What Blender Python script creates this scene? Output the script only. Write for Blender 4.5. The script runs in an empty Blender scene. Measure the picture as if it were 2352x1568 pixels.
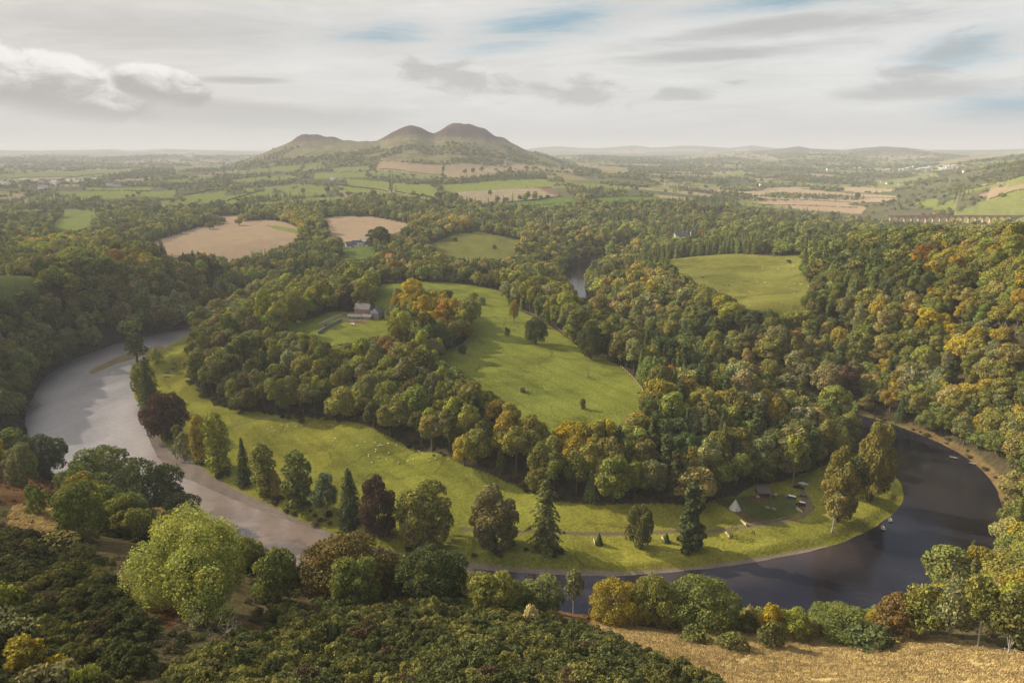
import bpy, math, random, time
import numpy as np
from mathutils import Vector, Matrix
T0 = time.time()
sc = bpy.context.scene
COL = sc.collection
rad = math.radians
# ---------------------------------------------------------------- camera
CAMZ = 175.0
PITCH = rad(15.68)
FOC = 1568.0            # focal length in pixels of a 2352 px wide picture (24 mm lens)
CX, CY = 1176.0, 784.0
cd = bpy.data.cameras.new('camera')
cam = bpy.data.objects.new('camera', cd)
COL.objects.link(cam)
cam.location = (0, 0, CAMZ)
cam.rotation_euler = (rad(90) - PITCH, 0, 0)
cd.lens = 24; cd.sensor_width = 36; cd.sensor_fit = 'HORIZONTAL'
cd.clip_start = 1; cd.clip_end = 80000
sc.camera = cam

def ray(px, py):
    x = (np.asarray(px, float) - CX) / FOC
    y = -(np.asarray(py, float) - CY) / FOC
    c, s = math.cos(PITCH), math.sin(PITCH)
    return x, c + y * s, -s + y * c

def at_z(px, py, z):
    dx, dy, dz = ray(px, py)
    t = (z - CAMZ) / dz
    return dx * t, dy * t

def project(x, y, z):
    c, s = math.cos(PITCH), math.sin(PITCH)
    zz = np.asarray(z) - CAMZ
    f = y * c - zz * s
    u = y * s + zz * c
    return CX + FOC * x / f, CY - FOC * u / f

# ---------------------------------------------------------------- noise
def _hash(ix, iy, seed):
    h = (ix.astype(np.int64) * 374761393 + iy.astype(np.int64) * 668265263 + seed * 1442695041) & 0xFFFFFFFF
    h = ((h ^ (h >> 13)) * 1274126177) & 0xFFFFFFFF
    return ((h ^ (h >> 16)) & 0xFFFFFF) / float(0xFFFFFF)

def vnoise(x, y, seed=0):
    ix, iy = np.floor(x), np.floor(y)
    fx, fy = x - ix, y - iy
    fx = fx * fx * (3 - 2 * fx); fy = fy * fy * (3 - 2 * fy)
    a = _hash(ix, iy, seed); b = _hash(ix + 1, iy, seed)
    c = _hash(ix, iy + 1, seed); d = _hash(ix + 1, iy + 1, seed)
    return (a * (1 - fx) + b * fx) * (1 - fy) + (c * (1 - fx) + d * fx) * fy

def fbm(x, y, octv=4, seed=0):
    s = np.zeros_like(x, dtype=float); a = 0.5; t = 0
    for k in range(octv):
        s += a * vnoise(x * 2 ** k + 17.3 * k, y * 2 ** k - 9.1 * k, seed + k); t += a; a *= 0.55
    return s / t

def inpoly(x, y, poly):
    P = np.asarray(poly, float)
    r = np.zeros(x.shape, bool)
    m = (x >= P[:, 0].min()) & (x <= P[:, 0].max()) & (y >= P[:, 1].min()) & (y <= P[:, 1].max())
    if not m.any():
        return r
    xs, ys = x[m], y[m]
    ins = np.zeros(xs.shape, bool)
    n = len(P)
    for i in range(n):
        x1, y1 = P[i]; x2, y2 = P[(i + 1) % n]
        if y1 == y2: continue
        c = ((y1 > ys) != (y2 > ys)) & (xs < (x2 - x1) * (ys - y1) / (y2 - y1) + x1)
        ins ^= c
    r[m] = ins
    return r

def polydist(x, y, poly, closed=True):
    P = np.asarray(poly, float)
    best = np.full(x.shape, 1e9)
    n = len(P)
    for i in range(n if closed else n - 1):
        a = P[i]; b = P[(i + 1) % n]
        d = b - a; L = d @ d + 1e-9
        t = np.clip(((x - a[0]) * d[0] + (y - a[1]) * d[1]) / L, 0, 1)
        q = (x - a[0] - t * d[0]) ** 2 + (y - a[1] - t * d[1]) ** 2
        np.minimum(best, q, out=best)
    return np.sqrt(best)

def sstep(t):
    t = np.clip(t, 0, 1)
    return t * t * (3 - 2 * t)

# ---------------------------------------------------------------- river outline (measured on the water plane)
OUTER = [(640,648),(575,676),(510,716),(440,752),(400,760),(330,775),(230,800),(150,835),(100,870),(72,920),(60,960),(66,1000),
         (90,1050),(150,1110),(250,1190),(350,1250),(430,1290),(520,1330),(600,1365),(760,1400),(900,1430),(1100,1450),(1300,1460),(1500,1470),
         (1700,1465),(1850,1455),(2000,1425),(2100,1390),(2200,1350),(2262,1322),(2290,1280),(2306,1220),(2300,1160),(2280,1110),(2240,1066),
         (2180,1028),(2100,993),(2030,968),(1940,945),(1850,925),(1700,895),(1580,850),(1470,795),(1400,745),(1362,712),(1350,690),
         (1340,660),(1352,630),(1385,612),(1450,598)]
INNER = [(1440,585),(1360,596),(1310,612),(1291,634),(1296,665),(1312,700),(1340,748),(1412,792),(1500,842),(1620,893),(1740,930),(1850,965),
         (1925,1000),(1975,1036),(2030,1066),(2068,1100),(2084,1140),(2070,1170),(2000,1220),(1900,1262),(1750,1290),(1600,1312),(1430,1325),
         (1300,1324),(1180,1317),(1050,1302),(900,1270),(756,1228),(640,1194),(540,1154),(446,1112),(390,1087),(360,1062),(338,1033),
         (325,990),(312,940),(302,880),(303,845),(322,822),(372,800),(434,768),(480,744),(560,702),(610,672),(650,655)]
def smooth_line(pts, it=2):
    P = [np.array(p, float) for p in pts]
    for _ in range(it):
        Q = [P[0]]
        for a, b in zip(P[:-1], P[1:]):
            Q += [a * .75 + b * .25, a * .25 + b * .75]
        Q.append(P[-1]); P = Q
    return P
def flat(pts, z=0):
    return [tuple(float(v) for v in at_z(p[0], p[1], z)) for p in pts]
RIVER = flat(smooth_line(OUTER,1)) + flat(smooth_line(INNER,1))
ISLET = flat(smooth_line([(196,856),(214,843),(255,824),(299,806),(342,797),(380,792),(384,802),(345,812),(299,828),(266,836),(232,852),(212,861)], 1), 0.3)
SHINGLE = flat([(306,930),(330,930),(352,985),(380,1022),(432,1054),(482,1094),(560,1134),(612,1158),(690,1195),(770,1224),(765,1240),(640,1200),(540,1160),(446,1120),(380,1092),(345,1060),(325,1020)], 0.5)
SHING2 = flat([(1040,1290),(1180,1305),(1300,1312),(1440,1314),(1600,1302),(1750,1280),(1900,1252),(1900,1264),(1750,1294),(1600,1316),(1430,1329),(1300,1328),(1180,1321),(1040,1306)], 0.4)

# ---------------------------------------------------------------- terrain control heights
CTRL = [(400,840,3),(410,900,3),(470,950,3.5),(600,1000,3.5),(800,1050,3.5),(700,1100,3),(1000,1150,3.5),(900,1200,3),(1200,1200,3.5),(1400,1200,3.5),
 (1400,1290,2.5),(1700,1200,3.5),(1700,1260,2.5),(1900,1180,3.5),(2020,1120,3),(1950,1230,2.5),(420,1030,2.5),(560,1110,2.5),(760,1190,2.5),(1000,1270,2.5),(370,960,2.5),(340,860,2),
 # outer bank foot on the left, bluff top
 (60,1000,2),(50,940,2),(85,870,2),(150,828,2),(250,788,2),(330,766,2),(430,744,2),(500,716,2),(570,672,2),(90,1070,6),
 (-200,900,45),(-100,760,50),(0,705,50),(100,680,50),(230,655,46),(350,645,38),(450,650,28),(520,655,14),
 (0,650,48),(0,600,45),(200,600,40),(300,590,38),(400,600,28),(500,600,22),(600,625,12),(650,600,16),(700,570,25),(600,560,30),
 (170,505,35),(0,500,38),(300,500,35),(400,480,38),(400,550,32),(600,530,35),(500,520,35),(680,530,36),(850,510,38),(800,545,34),(820,567,31),
 (750,600,25),(850,620,25),(900,600,25),(650,650,14),(720,650,22),(500,490,36),
 # plateau of the river bend
 (640,745,24),(700,745,27),(760,735,28),(830,740,28),(900,720,28),(900,660,28),(1000,650,28),(1100,670,28),(1160,700,27),(1200,750,27),
 (1230,790,26),(1100,800,26),(1050,830,25),(1300,820,25),(1355,825,24),(1200,860,24),(1420,870,23),(1300,900,23),(1470,920,22),(1200,930,22),
 (1400,960,21),(1300,980,21),(620,720,20),(560,760,14),(470,790,6),(500,830,13),(660,830,20),(780,860,20),(900,900,20),(1000,930,20),(1100,980,20),
 (440,840,4),(480,915,4),(560,942,4),(760,957,4),(950,1027,4),(1180,1112,4),(1290,1150,4),(1600,1158,4),(1750,1120,4),(1500,1020,19),(1600,1050,17),(1700,1050,12),
 (1850,1060,4),(1250,732,26),(1335,800,24),(1180,660,24),
 # far bank of the hidden reach and the field above it
 (1500,700,22),(1420,650,22),(1600,760,25),(1700,800,28),(1595,642,42),(1700,640,44),(1530,600,38),(1700,585,40),(1850,600,46),(1870,660,50),(1800,700,48),(1720,720,44),
 (1850,800,22),(2000,850,20),(2000,750,45),(1900,700,50),(2000,650,65),(2000,600,74),(2000,550,78),(2200,560,85),(2352,580,95),(2352,530,86),
 (2200,700,70),(2200,800,45),(2200,900,25),(2200,600,88),(2352,1000,15),(2352,900,38),(2352,800,60),(2352,700,80),(2352,1200,12),(2352,1300,25),(2352,1400,45),
 (2700,1200,70),(2700,900,85),(2700,600,110),(2700,1500,90),(2040,1000-30,3),(2200,1030,3),(2320,1160,3),
 # hillside in front
 (0,1568,100),(0,1450,95),(0,1350,85),(0,1250,75),(50,1130,60),(0,1060,46),(150,1170,60),(100,1080,38),(250,1230,62),(350,1250,60),(400,1250,54),
 (470,1385,80),(300,1330,80),(300,1450,92),(450,1500,93),(600,1400,74),(700,1385,64),(700,1568,96),(900,1568,94),(1000,1450,80),(900,1385,67),
 (1100,1390,62),(1230,1415,60),(1300,1412,52),(1430,1435,45),(1600,1445,42),(1800,1460,45),(1800,1568,66),(2000,1470,46),(1400,1568,85),(1100,1568,92),
 (1200,1480,77),(1500,1500,66),(1650,1568,74),(2200,1410,42),(2100,1440,48),(2352,1500,60),(1176,1900,110),(0,1900,118),(2352,1900,100),(2352,1568,72),
 (-300,1200,85),(-300,1500,110),(-300,1030,50),
 # the wide valley beyond
 (1100,540,32),(1180,580,25),(1050,590,24),(1000,620,26),(900,560,32),(1400,560,18),(1300,560,22),(1420,520,28),(1250,520,28),(1200,610,20),(1300,600,10),(1350,650,2),
 (1600,490,28),(1750,500,20),(1900,510,12),(1700,530,24),(1600,545,28),(2050,500,8),(2150,530,3),(2150,470,25),(2250,450,45),(2352,430,70),(2300,500,15),
 (0,470,42),(100,470,44),(400,465,42),(700,470,45),(1000,470,50),(1300,470,46),(1600,465,30),(1900,470,12),(2050,470,8),
 (0,440,48),(500,440,50),(800,440,52),(1000,440,55),(1300,445,56),(1700,440,20),(2000,440,12),(0,420,50),(500,420,55),(1000,420,66),(1400,425,60),(1700,420,25),(2100,420,25),
 (0,400,52),(500,400,60),(700,400,78),(1000,400,82),(1300,400,76),(1700,400,30),(2100,400,30),(2352,400,90),(700,385,95),(1000,383,104),(1250,385,90)]
_cx, _cy, _cz = [], [], []
for (px, py, z) in CTRL:
    x, y = at_z(px, py, z); _cx.append(float(x)); _cy.append(float(y)); _cz.append(z)
for azd in (-58,-46,-34,-22,-10,2,14,26,38,50,62):
    for r, zl, zr in ((5200,56,45),(9000,78,80),(20000,120,140),(34000,160,180)):
        z = zl if azd < 8 else zr
        _cx.append(r * math.sin(rad(azd))); _cy.append(r * math.cos(rad(azd))); _cz.append(z)
for azd in (-80,-60,60,80):
    for r in (15, 150, 600, 1500):
        _cx.append(r * math.sin(rad(azd))); _cy.append(r * math.cos(rad(azd))); _cz.append({15:118,150:105,600:70,1500:50}[r])
for azd in (-30, 0, 30):
    _cx.append(15 * math.sin(rad(azd))); _cy.append(15 * math.cos(rad(azd))); _cz.append(116)
_cx, _cy, _cz = map(np.array, (_cx, _cy, _cz))
def _uv(x, y):
    r = np.hypot(x, y) + 1e-6
    return np.log(np.maximum(r, 8.0)), np.arctan2(x, np.maximum(y, 1e-3))
_cu, _cv = _uv(_cx, _cy)
_c2 = 0.03 ** 2
_A = np.sqrt((_cu[:, None] - _cu) ** 2 + (_cv[:, None] - _cv) ** 2 + _c2)
_n = len(_cu)
_P = np.c_[np.ones(_n), _cu, _cv]
_M = np.block([[_A + 0.004 * np.eye(_n), _P], [_P.T, np.zeros((3, 3))]])
_w = np.linalg.solve(_M, np.r_[_cz, 0, 0, 0])
def base_height(x, y):
    u, v = _uv(x, y)
    out = _w[_n] + _w[_n + 1] * u + _w[_n + 2] * v
    for i in range(_n):
        out = out + _w[i] * np.sqrt((u - _cu[i]) ** 2 + (v - _cv[i]) ** 2 + _c2)
    return out

# ---------------------------------------------------------------- hills and ranges as ridges
def ridge_def(sil, R, Wf, Wb, pw, rfun=None):
    az, zz = [], []
    for (px, py) in sil:
        dx, dy, dz = ray(px, py)
        a = math.atan2(dx, dy)
        Ra = R if rfun is None else rfun(px)
        az.append(a); zz.append(CAMZ + Ra * dz / math.hypot(dx, dy))
    return dict(az=np.array(az), z=np.array(zz), R=R, Wf=Wf, Wb=Wb, pw=pw,
                Rs=np.array([R if rfun is None else rfun(p[0]) for p in sil]))
EILD = [(540,380),(570,366),(600,353),(640,336),(668,324),(680,316),(693,308),(703,306),(730,309),(760,313),(775,316),(790,321),(820,323),(850,324),(866,321),(880,315),(905,302),(925,291),
        (942,286),(955,288),(968,293),(985,303),(997,306),(1010,299),(1025,288),(1040,283),(1057,281),(1080,285),(1100,289),(1112,294),(1125,303),(1140,311),(1160,317),
        (1180,329),(1200,341),(1220,348),(1240,354),(1260,361),(1290,373),(1320,384)]
RIDGES = [
 ridge_def(EILD, 4300, 1350, 1600, 1.25, lambda px: 4350 - 250 * math.cos((px - 942) / 110.0)),
 ridge_def([(1180,352),(1221,341),(1250,338),(1285,336),(1330,340),(1370,341),(1410,338),(1455,334),(1498,339),(1530,338),(1561,335),(1600,335),(1640,338),(1678,340),(1728,334),(1786,341),(1834,341),(1900,345)], 17000, 3500, 5000, 1.0),
 ridge_def([(1480,362),(1560,358),(1640,352),(1700,347),(1770,344),(1834,335),(1865,341),(1937,344),(1980,339),(2027,335),(2081,338),(2135,345),(2190,351),(2260,360),(2330,368)], 10500, 2800, 3500, 1.1),
 ridge_def([(2080,350),(2150,344),(2200,345),(2280,344),(2352,341),(2450,338),(2700,338)], 14500, 3000, 4000, 1.0),
 ridge_def([(1540,374),(1600,366),(1680,364),(1760,372),(1820,362),(1883,354),(1940,359),(1990,368),(2060,376)], 7600, 1300, 1700, 1.1),
 ridge_def([(1230,366),(1300,360),(1360,358),(1420,361),(1490,366),(1560,372),(1640,380)], 7000, 1500, 2000, 1.0),
 ridge_def([(2140,382),(2200,368),(2260,362),(2310,357),(2352,352),(2500,345),(2700,340)], 5600, 1500, 2500, 1.1),
 ridge_def([(2180,402),(2240,392),(2300,380),(2352,372),(2450,362),(2600,350)], 3300, 800, 900, 1.1),
 ridge_def([(2200,440),(2260,428),(2310,415),(2352,402),(2450,390),(2600,380)], 2200, 450, 600, 1.1),
 ridge_def([(-500,350),(-200,347),(0,344),(80,346),(160,344),(260,342),(300,346),(380,341),(440,343),(520,345),(640,348),(760,350)], 19000, 6000, 6000, 1.0),
 ridge_def([(-300,360),(0,362),(120,357),(240,361),(360,356),(480,359),(600,356),(660,364)], 9500, 2500, 3000, 1.0),
]
def height_smooth(x, y):
    z = base_height(x, y)
    r = np.hypot(x, y); az = np.arctan2(x, y)
    z = np.where(r > 1000, z + sstep((r - 1000) / 1500) * (fbm(x / 420, y / 420, 3, 5) - 0.5) * 16, z)
    zb = z
    hill = np.zeros_like(z)
    for k, g in enumerate(RIDGES):
        S = np.interp(az, g['az'], g['z'], left=-50, right=-50)
        Rr = np.interp(az, g['az'], g['Rs'])
        t = np.where(r < Rr, (Rr - r) / g['Wf'], (r - Rr) / g['Wb'])
        w = np.clip(1 - t, 0, 1) ** g['pw']
        if k == 0:
            w = np.clip(w * (1 + 0.35 * (fbm(x / 260, y / 260, 4, 31) - 0.5) * np.clip(t * 4, 0, 1)), 0, 1)
        else:
            w = w * (1 + 0.35 * (fbm(x / 900, y / 900, 3, 40 + k) - 0.5) * np.clip(t * 4, 0, 1))
        add = np.maximum(S - zb, 0) * w
        z = np.maximum(z, zb + add)
        if k == 0:
            hill = np.maximum(hill, add)
    return z, hill
_rvx = np.array(RIVER)
def river_sd(x, y):
    d = np.full(x.shape, 1e3)
    m = (y < 1450) & (y > 150) & (x > -620) & (x < 620)
    if m.any():
        xs, ys = x[m], y[m]
        dd = polydist(xs, ys, RIVER)
        ins = inpoly(xs, ys, RIVER)
        isl = inpoly(xs, ys, ISLET)
        di = polydist(xs, ys, ISLET)
        dd = np.where(ins, -dd, dd)
        dd = np.where(isl, di, np.where(dd < 0, np.maximum(dd, -di), dd))
        d[m] = dd
    return d
def terrain(x, y, full=False):
    x = np.atleast_1d(np.asarray(x, float)); y = np.atleast_1d(np.asarray(y, float))
    z, hill = height_smooth(x, y)
    r = np.hypot(x, y)
    sd = river_sd(x, y)
    z = np.maximum(z, 1.6)
    z = z + (fbm(x / 26, y / 26, 3, 9) - 0.5) * np.where(r < 900, 1.6, 2.5) * np.clip(sd / 20, 0, 1)
    near = r < 1500
    wob = 2.0 * (vnoise(x / 7, y / 7, 77) - 0.5)
    sh = near & inpoly(x, y, SHINGLE)
    isl = near & inpoly(x, y, ISLET)
    W0 = np.clip(3.5 + 1.25 * z, 7.0, 48.0)
    W = W0.copy(); nb = sd < 60
    if nb.any():
        q = np.where(sh[nb], 0, polydist(x[nb], y[nb], SHINGLE)); W[nb] = W0[nb] + (22.0 - W0[nb]) * (1 - sstep(q / 14))
    zb = np.where(sd + wob * 0.5 > 0, 0.05 + (np.where(isl, 0.7, z) - 0.05) * sstep((sd + wob * 0.5) / W), -0.1 + 0.25 * np.maximum(sd, -6))
    z = np.where(sd < 40, zb, z)
    # lumpy gorse knoll / rough hillside
    z = z + np.where(r < 215, (fbm(x / 9, y / 9, 3, 21) - 0.5) * 1.8, 0) * np.clip(sd / 30, 0, 1)
    if full:
        return z, hill, sd, sh, isl
    return z
AZD = np.concatenate([np.linspace(-80, -46, 60)[:-1], np.linspace(-46, 46, 1240), np.linspace(46, 80, 60)[1:]])
_dd = np.concatenate([np.array([82, 75, 68, 62, 57]), np.linspace(54, 42, 24), np.linspace(41.8, 3.2, 560), np.linspace(3.13, .32, 84)])
RRG = (CAMZ - 40.0) / np.tan(np.radians(_dd))
RRG = np.concatenate([RRG, RRG[-1] + np.array([2500, 6000, 12000])])
_A, _R = np.meshgrid(np.radians(AZD), RRG)
GX, GY = (_R * np.sin(_A)).ravel(), (_R * np.cos(_A)).ravel()
GZ, GHILL, GSD, GSH, GISL = terrain(GX, GY, True)
_GZ2 = GZ.reshape(_A.shape)
def tz(x, y):
    """height of the built terrain sheet (bilinear in its own grid)"""
    x = np.atleast_1d(np.asarray(x, float)); y = np.atleast_1d(np.asarray(y, float))
    fi = np.interp(np.hypot(x, y), RRG, np.arange(len(RRG))); fj = np.interp(np.degrees(np.arctan2(x, y)), AZD, np.arange(len(AZD)))
    i = np.minimum(fi.astype(int), len(RRG) - 2); j = np.minimum(fj.astype(int), len(AZD) - 2); a = fi - i; b = fj - j
    g = _GZ2
    return (g[i, j] * (1 - a) + g[i + 1, j] * a) * (1 - b) + (g[i, j + 1] * (1 - a) + g[i + 1, j + 1] * a) * b
print('heights', time.time() - T0)
_ts = np.concatenate([np.linspace(40, 1500, 500), np.linspace(1505, 9000, 900)])
def ground(px, py, h=0.0):
    """world point where the sight line of a photo pixel meets the terrain raised by h"""
    px = np.atleast_1d(np.asarray(px, float)); py = np.atleast_1d(np.asarray(py, float)); h = np.asarray(h, float) + np.zeros_like(px)
    dx, dy, dz = ray(px, py)
    ts = _ts
    X = dx[:, None] * ts; Y = dy[:, None] * ts; Z = CAMZ + dz[:, None] * ts
    below = Z < tz(X.ravel(), Y.ravel()).reshape(X.shape) + h[:, None]
    idx = np.where(below.any(1), below.argmax(1), len(ts) - 1)
    lo = ts[np.maximum(idx - 1, 0)]; hi = ts[idx]
    for _ in range(12):
        mid = (lo + hi) / 2
        b = CAMZ + dz * mid < tz(dx * mid, dy * mid) + h
        hi = np.where(b, mid, hi); lo = np.where(b, lo, mid)
    X, Y = dx * hi, dy * hi
    return X, Y, tz(X, Y)
def wpoly(pts):
    a = np.array([(p[0], p[1], p[2] if len(p) > 2 else 0) for p in pts], float)
    X, Y, _ = ground(a[:, 0], a[:, 1], a[:, 2])
    return list(zip(X.tolist(), Y.tolist()))
# ---------------------------------------------------------------- land cover polygons: (photo x, photo y, h) h = height of trees hiding the edge
OPEN = {}
OPEN['flood'] = wpoly([(447,772),(444,800),(434,840),(442,880),(482,915),(560,942),(650,952),(760,957),(870,992),(950,1027),(1060,1067),(1180,1112),
    (1290,1152),(1380,1160),(1600,1160),(1690,1140),(1735,1112),(1800,1105),(1850,1085),(1920,1060),(1950,1036),(2034,1058),(2076,1100),(2092,1140),(2078,1175),
    (2000,1228),(1900,1270),(1750,1298),(1600,1320),(1430,1333),(1300,1332),(1180,1325),(1050,1310),(900,1278),(756,1236),(640,1202),(540,1162),(446,1120),
    (390,1095),(360,1070),(338,1041),(320,990),(306,940),(294,880),(295,845),(322,815),(372,792),(430,764)])
OPEN['upper'] = wpoly([(640,738),(700,738),(760,716),(800,712),(850,700),(862,680),(865,655),(900,650),(960,646),(1050,650),(1120,662),(1160,672),(1172,704),(1250,738),(1292,768),
    (1330,797),(1345,820),(1398,822),(1440,855),(1470,885),(1485,920),(1487,945),(1470,958,12),(1440,966,15),(1350,972,15),(1250,962,15),(1180,940,15),(1140,905,15),
    (1060,860,15),(1010,822,10),(1000,812),(930,800),(905,765,8),(860,775,12),(800,782,12),(745,792,12),(700,768,12),(650,762,10)])
OPEN['mid'] = wpoly([(976,562),(1037,537),(1095,532),(1203,555),(1185,584,14),(1156,594,14),(1100,590,14),(1040,590,14),(1000,575,12)])
OPEN['right'] = wpoly([(1521,599),(1699,583),(1804,588),(1894,577),(1847,599),(1843,624),(1879,671),(1862,710,14),(1800,716,14),(1735,716,14),(1706,706,14),(1667,676,14),(1630,655,14),(1595,645,14),(1550,618,14)])
OPEN['farmlawn'] = wpoly([(774,597,12),(790,560),(800,545),(850,545),(862,560),(864,571),(853,586,12),(828,592,12)])
OPEN['golf'] = wpoly([(112,520),(144,494),(216,487),(230,505),(212,520),(169,531,6)])
OPEN['leftstrip'] = wpoly([(-60,632),(0,633),(83,642),(86,655,12),(30,662,14),(0,666,14),(-60,676,14)])
OPEN['bank'] = wpoly([(1925,948),(2000,955),(2060,972),(2095,985),(2110,1000),(2040,975),(1960,958),(1925,956)])
OPEN['pathleft'] = wpoly([(560,672),(600,664),(640,662),(640,668),(600,676)])
# grove beside the house, taken back out of the open ground
GROVE = wpoly([(912,690,12),(960,682,12),(1030,690,12),(1075,715,12),(1086,760),(1062,790),(1000,814),(930,802),(903,765,4),(908,720,6)])
# fields: (name, colour key, polygon)
FIELDS = [
 ('tan', [(281,570),(340,560),(396,541),(468,520),(560,508),(623,505),(660,512),(695,527),(690,541),(660,560,6),(630,570,8),(396,583,8)]),
 ('grass', [(608,517),(640,519),(697,531),(690,540),(640,528)]),
 ('tan', [(735,500),(790,497),(847,496),(900,506),(949,517),(930,530,8),(825,550,10),(753,540,8)]),
 ('tan', [(497,498),(594,489),(547,512),(486,512)]),
 ('stripe', [(1040,443),(1058,470),(1087,472),(1180,462),(1285,450),(1267,431),(1160,434),(1090,438)]),
 ('red', [(1236,431),(1267,431),(1285,450),(1262,446)]),
 ('green', [(1087,472),(1293,452),(1314,454),(1343,479),(1257,488),(1116,483)]),
 ('green', [(1346,458),(1429,449),(1599,460),(1560,470),(1527,476),(1386,479)]),
 ('tan2', [(871,371),(940,376),(1015,380),(1012,402),(930,396),(860,390)]),
 ('tan2', [(1022,380),(1098,377),(1141,398),(1100,402),(1048,409),(1018,403)]),
 ('lime', [(1015,424),(1130,416),(1256,412),(1258,430),(1160,434),(1040,442),(1020,436)]),
 ('lime', [(900,410),(1000,428),(1006,452),(905,436)]), ('lime', [(792,410),(893,418),(898,437),(800,424)]),
 ('lime', [(772,424),(893,440),(900,455),(795,444)]), ('lime', [(905,440),(1003,457),(1000,470),(908,462)]),
 ('lime', [(720,397),(840,395),(838,408),(722,411)]), ('grass', [(760,386),(852,382),(846,392),(770,395)]),
 ('grass', [(970,468),(1060,486),(1044,496),(980,486)]), ('lime', [(640,443),(745,432),(752,448),(640,455)]),
 ('lime', [(520,450),(625,437),(632,452),(530,463)]), ('lime', [(418,451),(520,438),(514,456),(430,462)]), ('lime', [(330,440),(405,437),(398,456),(318,452)]),
 ('lime', [(126,440),(310,437),(317,451),(187,455)]), ('lime', [(190,432),(350,430),(345,438),(200,438)]),
 ('grass', [(510,476),(700,466),(705,474),(540,487)]), ('lime', [(690,458),(800,456),(812,474),(700,476)]),
 ('grass', [(0,401),(120,396),(240,392),(342,388),(300,398),(234,408),(60,412),(0,412)]), ('grass', [(170,393),(345,388),(300,398),(236,408),(160,405)]),
 ('tan2', [(0,413),(150,408),(236,410),(140,420),(0,420)]), ('grass', [(400,385),(510,379),(505,388),(404,393)]), ('rough', [(402,395),(560,392),(540,402),(410,402)]),
 ('lime', [(335,497),(390,492),(386,500),(345,502)]),
 ('tan', [(1557,494),(1631,489),(1696,496),(1800,506),(1901,516),(1887,523),(1793,512),(1700,505),(1559,503)]),
 ('tan', [(1728,462),(1937,462),(1991,478),(1977,491),(1858,484),(1790,474)]), ('tan', [(1923,493),(2045,509),(2038,521),(1990,512)]),
 ('tan3', [(1689,440),(1829,433),(1930,442),(2063,451),(2059,460),(1739,457)]), ('tan3', [(1923,428),(2059,433),(2045,440),(1937,438)]), ('tan3', [(1700,436),(1800,430),(1900,430),(1825,434)]),
 ('lime', [(2099,467),(2150,455),(2203,449),(2189,458),(2139,476)]), ('tan2', [(2239,446),(2290,432),(2352,419),(2400,414),(2400,424),(2352,430),(2272,456)]),
 ('grass', [(2275,460),(2352,434),(2400,428),(2400,440),(2352,450),(2290,466)]), ('grass', [(2330,478),(2400,462),(2400,480),(2345,486)]),
 ('grass', [(1485,427),(1560,432),(1565,440),(1500,436)]), ('green', [(1612,466),(1700,462),(1690,470),(1620,478)]), ('tan2', [(1500,448),(1590,456),(1597,460),(1520,455)]),
 ('straw', [(1318,372),(1440,386),(1450,398),(1400,402),(1330,384)]), ('straw', [(1270,395),(1340,408),(1380,420),(1300,418)]),
 ('grass', [(1630,402),(1700,390),(1722,400),(1700,406),(1640,408)]), ('grass', [(2000,420),(2120,403),(2150,398),(2160,406),(2060,424)]),
 ('straw', [(2150,372),(2280,352),(2352,347),(2400,345),(2400,352),(2300,362),(2160,380)]),
 ('lawn', [(1300,414),(1400,410),(1440,418),(1330,424)]),
]
FCOL = dict(tan=(.36,.255,.155), tan2=(.33,.24,.14), tan3=(.36,.27,.165), stripe=(.27,.22,.13), red=(.20,.11,.08), green=(.12,.165,.035), lime=(.19,.21,.045),
            grass=(.20,.205,.055), rough=(.13,.12,.05), straw=(.24,.19,.09), lawn=(.13,.15,.05))
FP = [(k, wpoly(p)) for k, p in FIELDS]
FORE = flat([(-400,1000),(-200,1000),(66,1006),(90,1054),(150,1114),(250,1194),(350,1254),(430,1294),(520,1334),(600,1369),(760,1404),(900,1434),(1100,1454),(1300,1464),(1500,1474),(1700,1469),(1850,1459),(2000,1430),(2060,1412)]) \
     + [(215,150),(215,60),(120,-200),(-400,-200),(-420,150)]
GORSE_A = wpoly([(330,1640),(400,1560),(455,1512),(560,1455),(690,1400),(800,1388),(1000,1372),(1120,1388),(1230,1420),(1330,1442),(1450,1490),(1560,1538),(1640,1568),(1720,1640),(1300,1750),(600,1750)])
GORSE_B = wpoly([(-60,1235),(50,1225),(110,1240),(200,1275),(250,1330),(300,1400),(345,1460),(340,1530),(300,1590),(0,1640),(-100,1600)])
STRAW = wpoly([(1350,1428),(1420,1440),(1500,1446),(1640,1450),(1800,1464),(2000,1470),(2110,1462),(2240,1470),(2400,1505),(2500,1640),(1750,1640),(1640,1568),(1560,1538),(1450,1490)])
BRACK = [wpoly([(1195,1398),(1260,1392),(1340,1405),(1480,1440),(1440,1448),(1330,1440),(1240,1420)]), wpoly([(-40,1085),(60,1078),(150,1110),(170,1150),(60,1165),(-40,1150)]),
         wpoly([(640,1455),(560,1420),(400,1380),(330,1400),(380,1440),(520,1440)])]
DRY = wpoly([(30,1165),(160,1160),(190,1215),(60,1230),(20,1200)])

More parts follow.
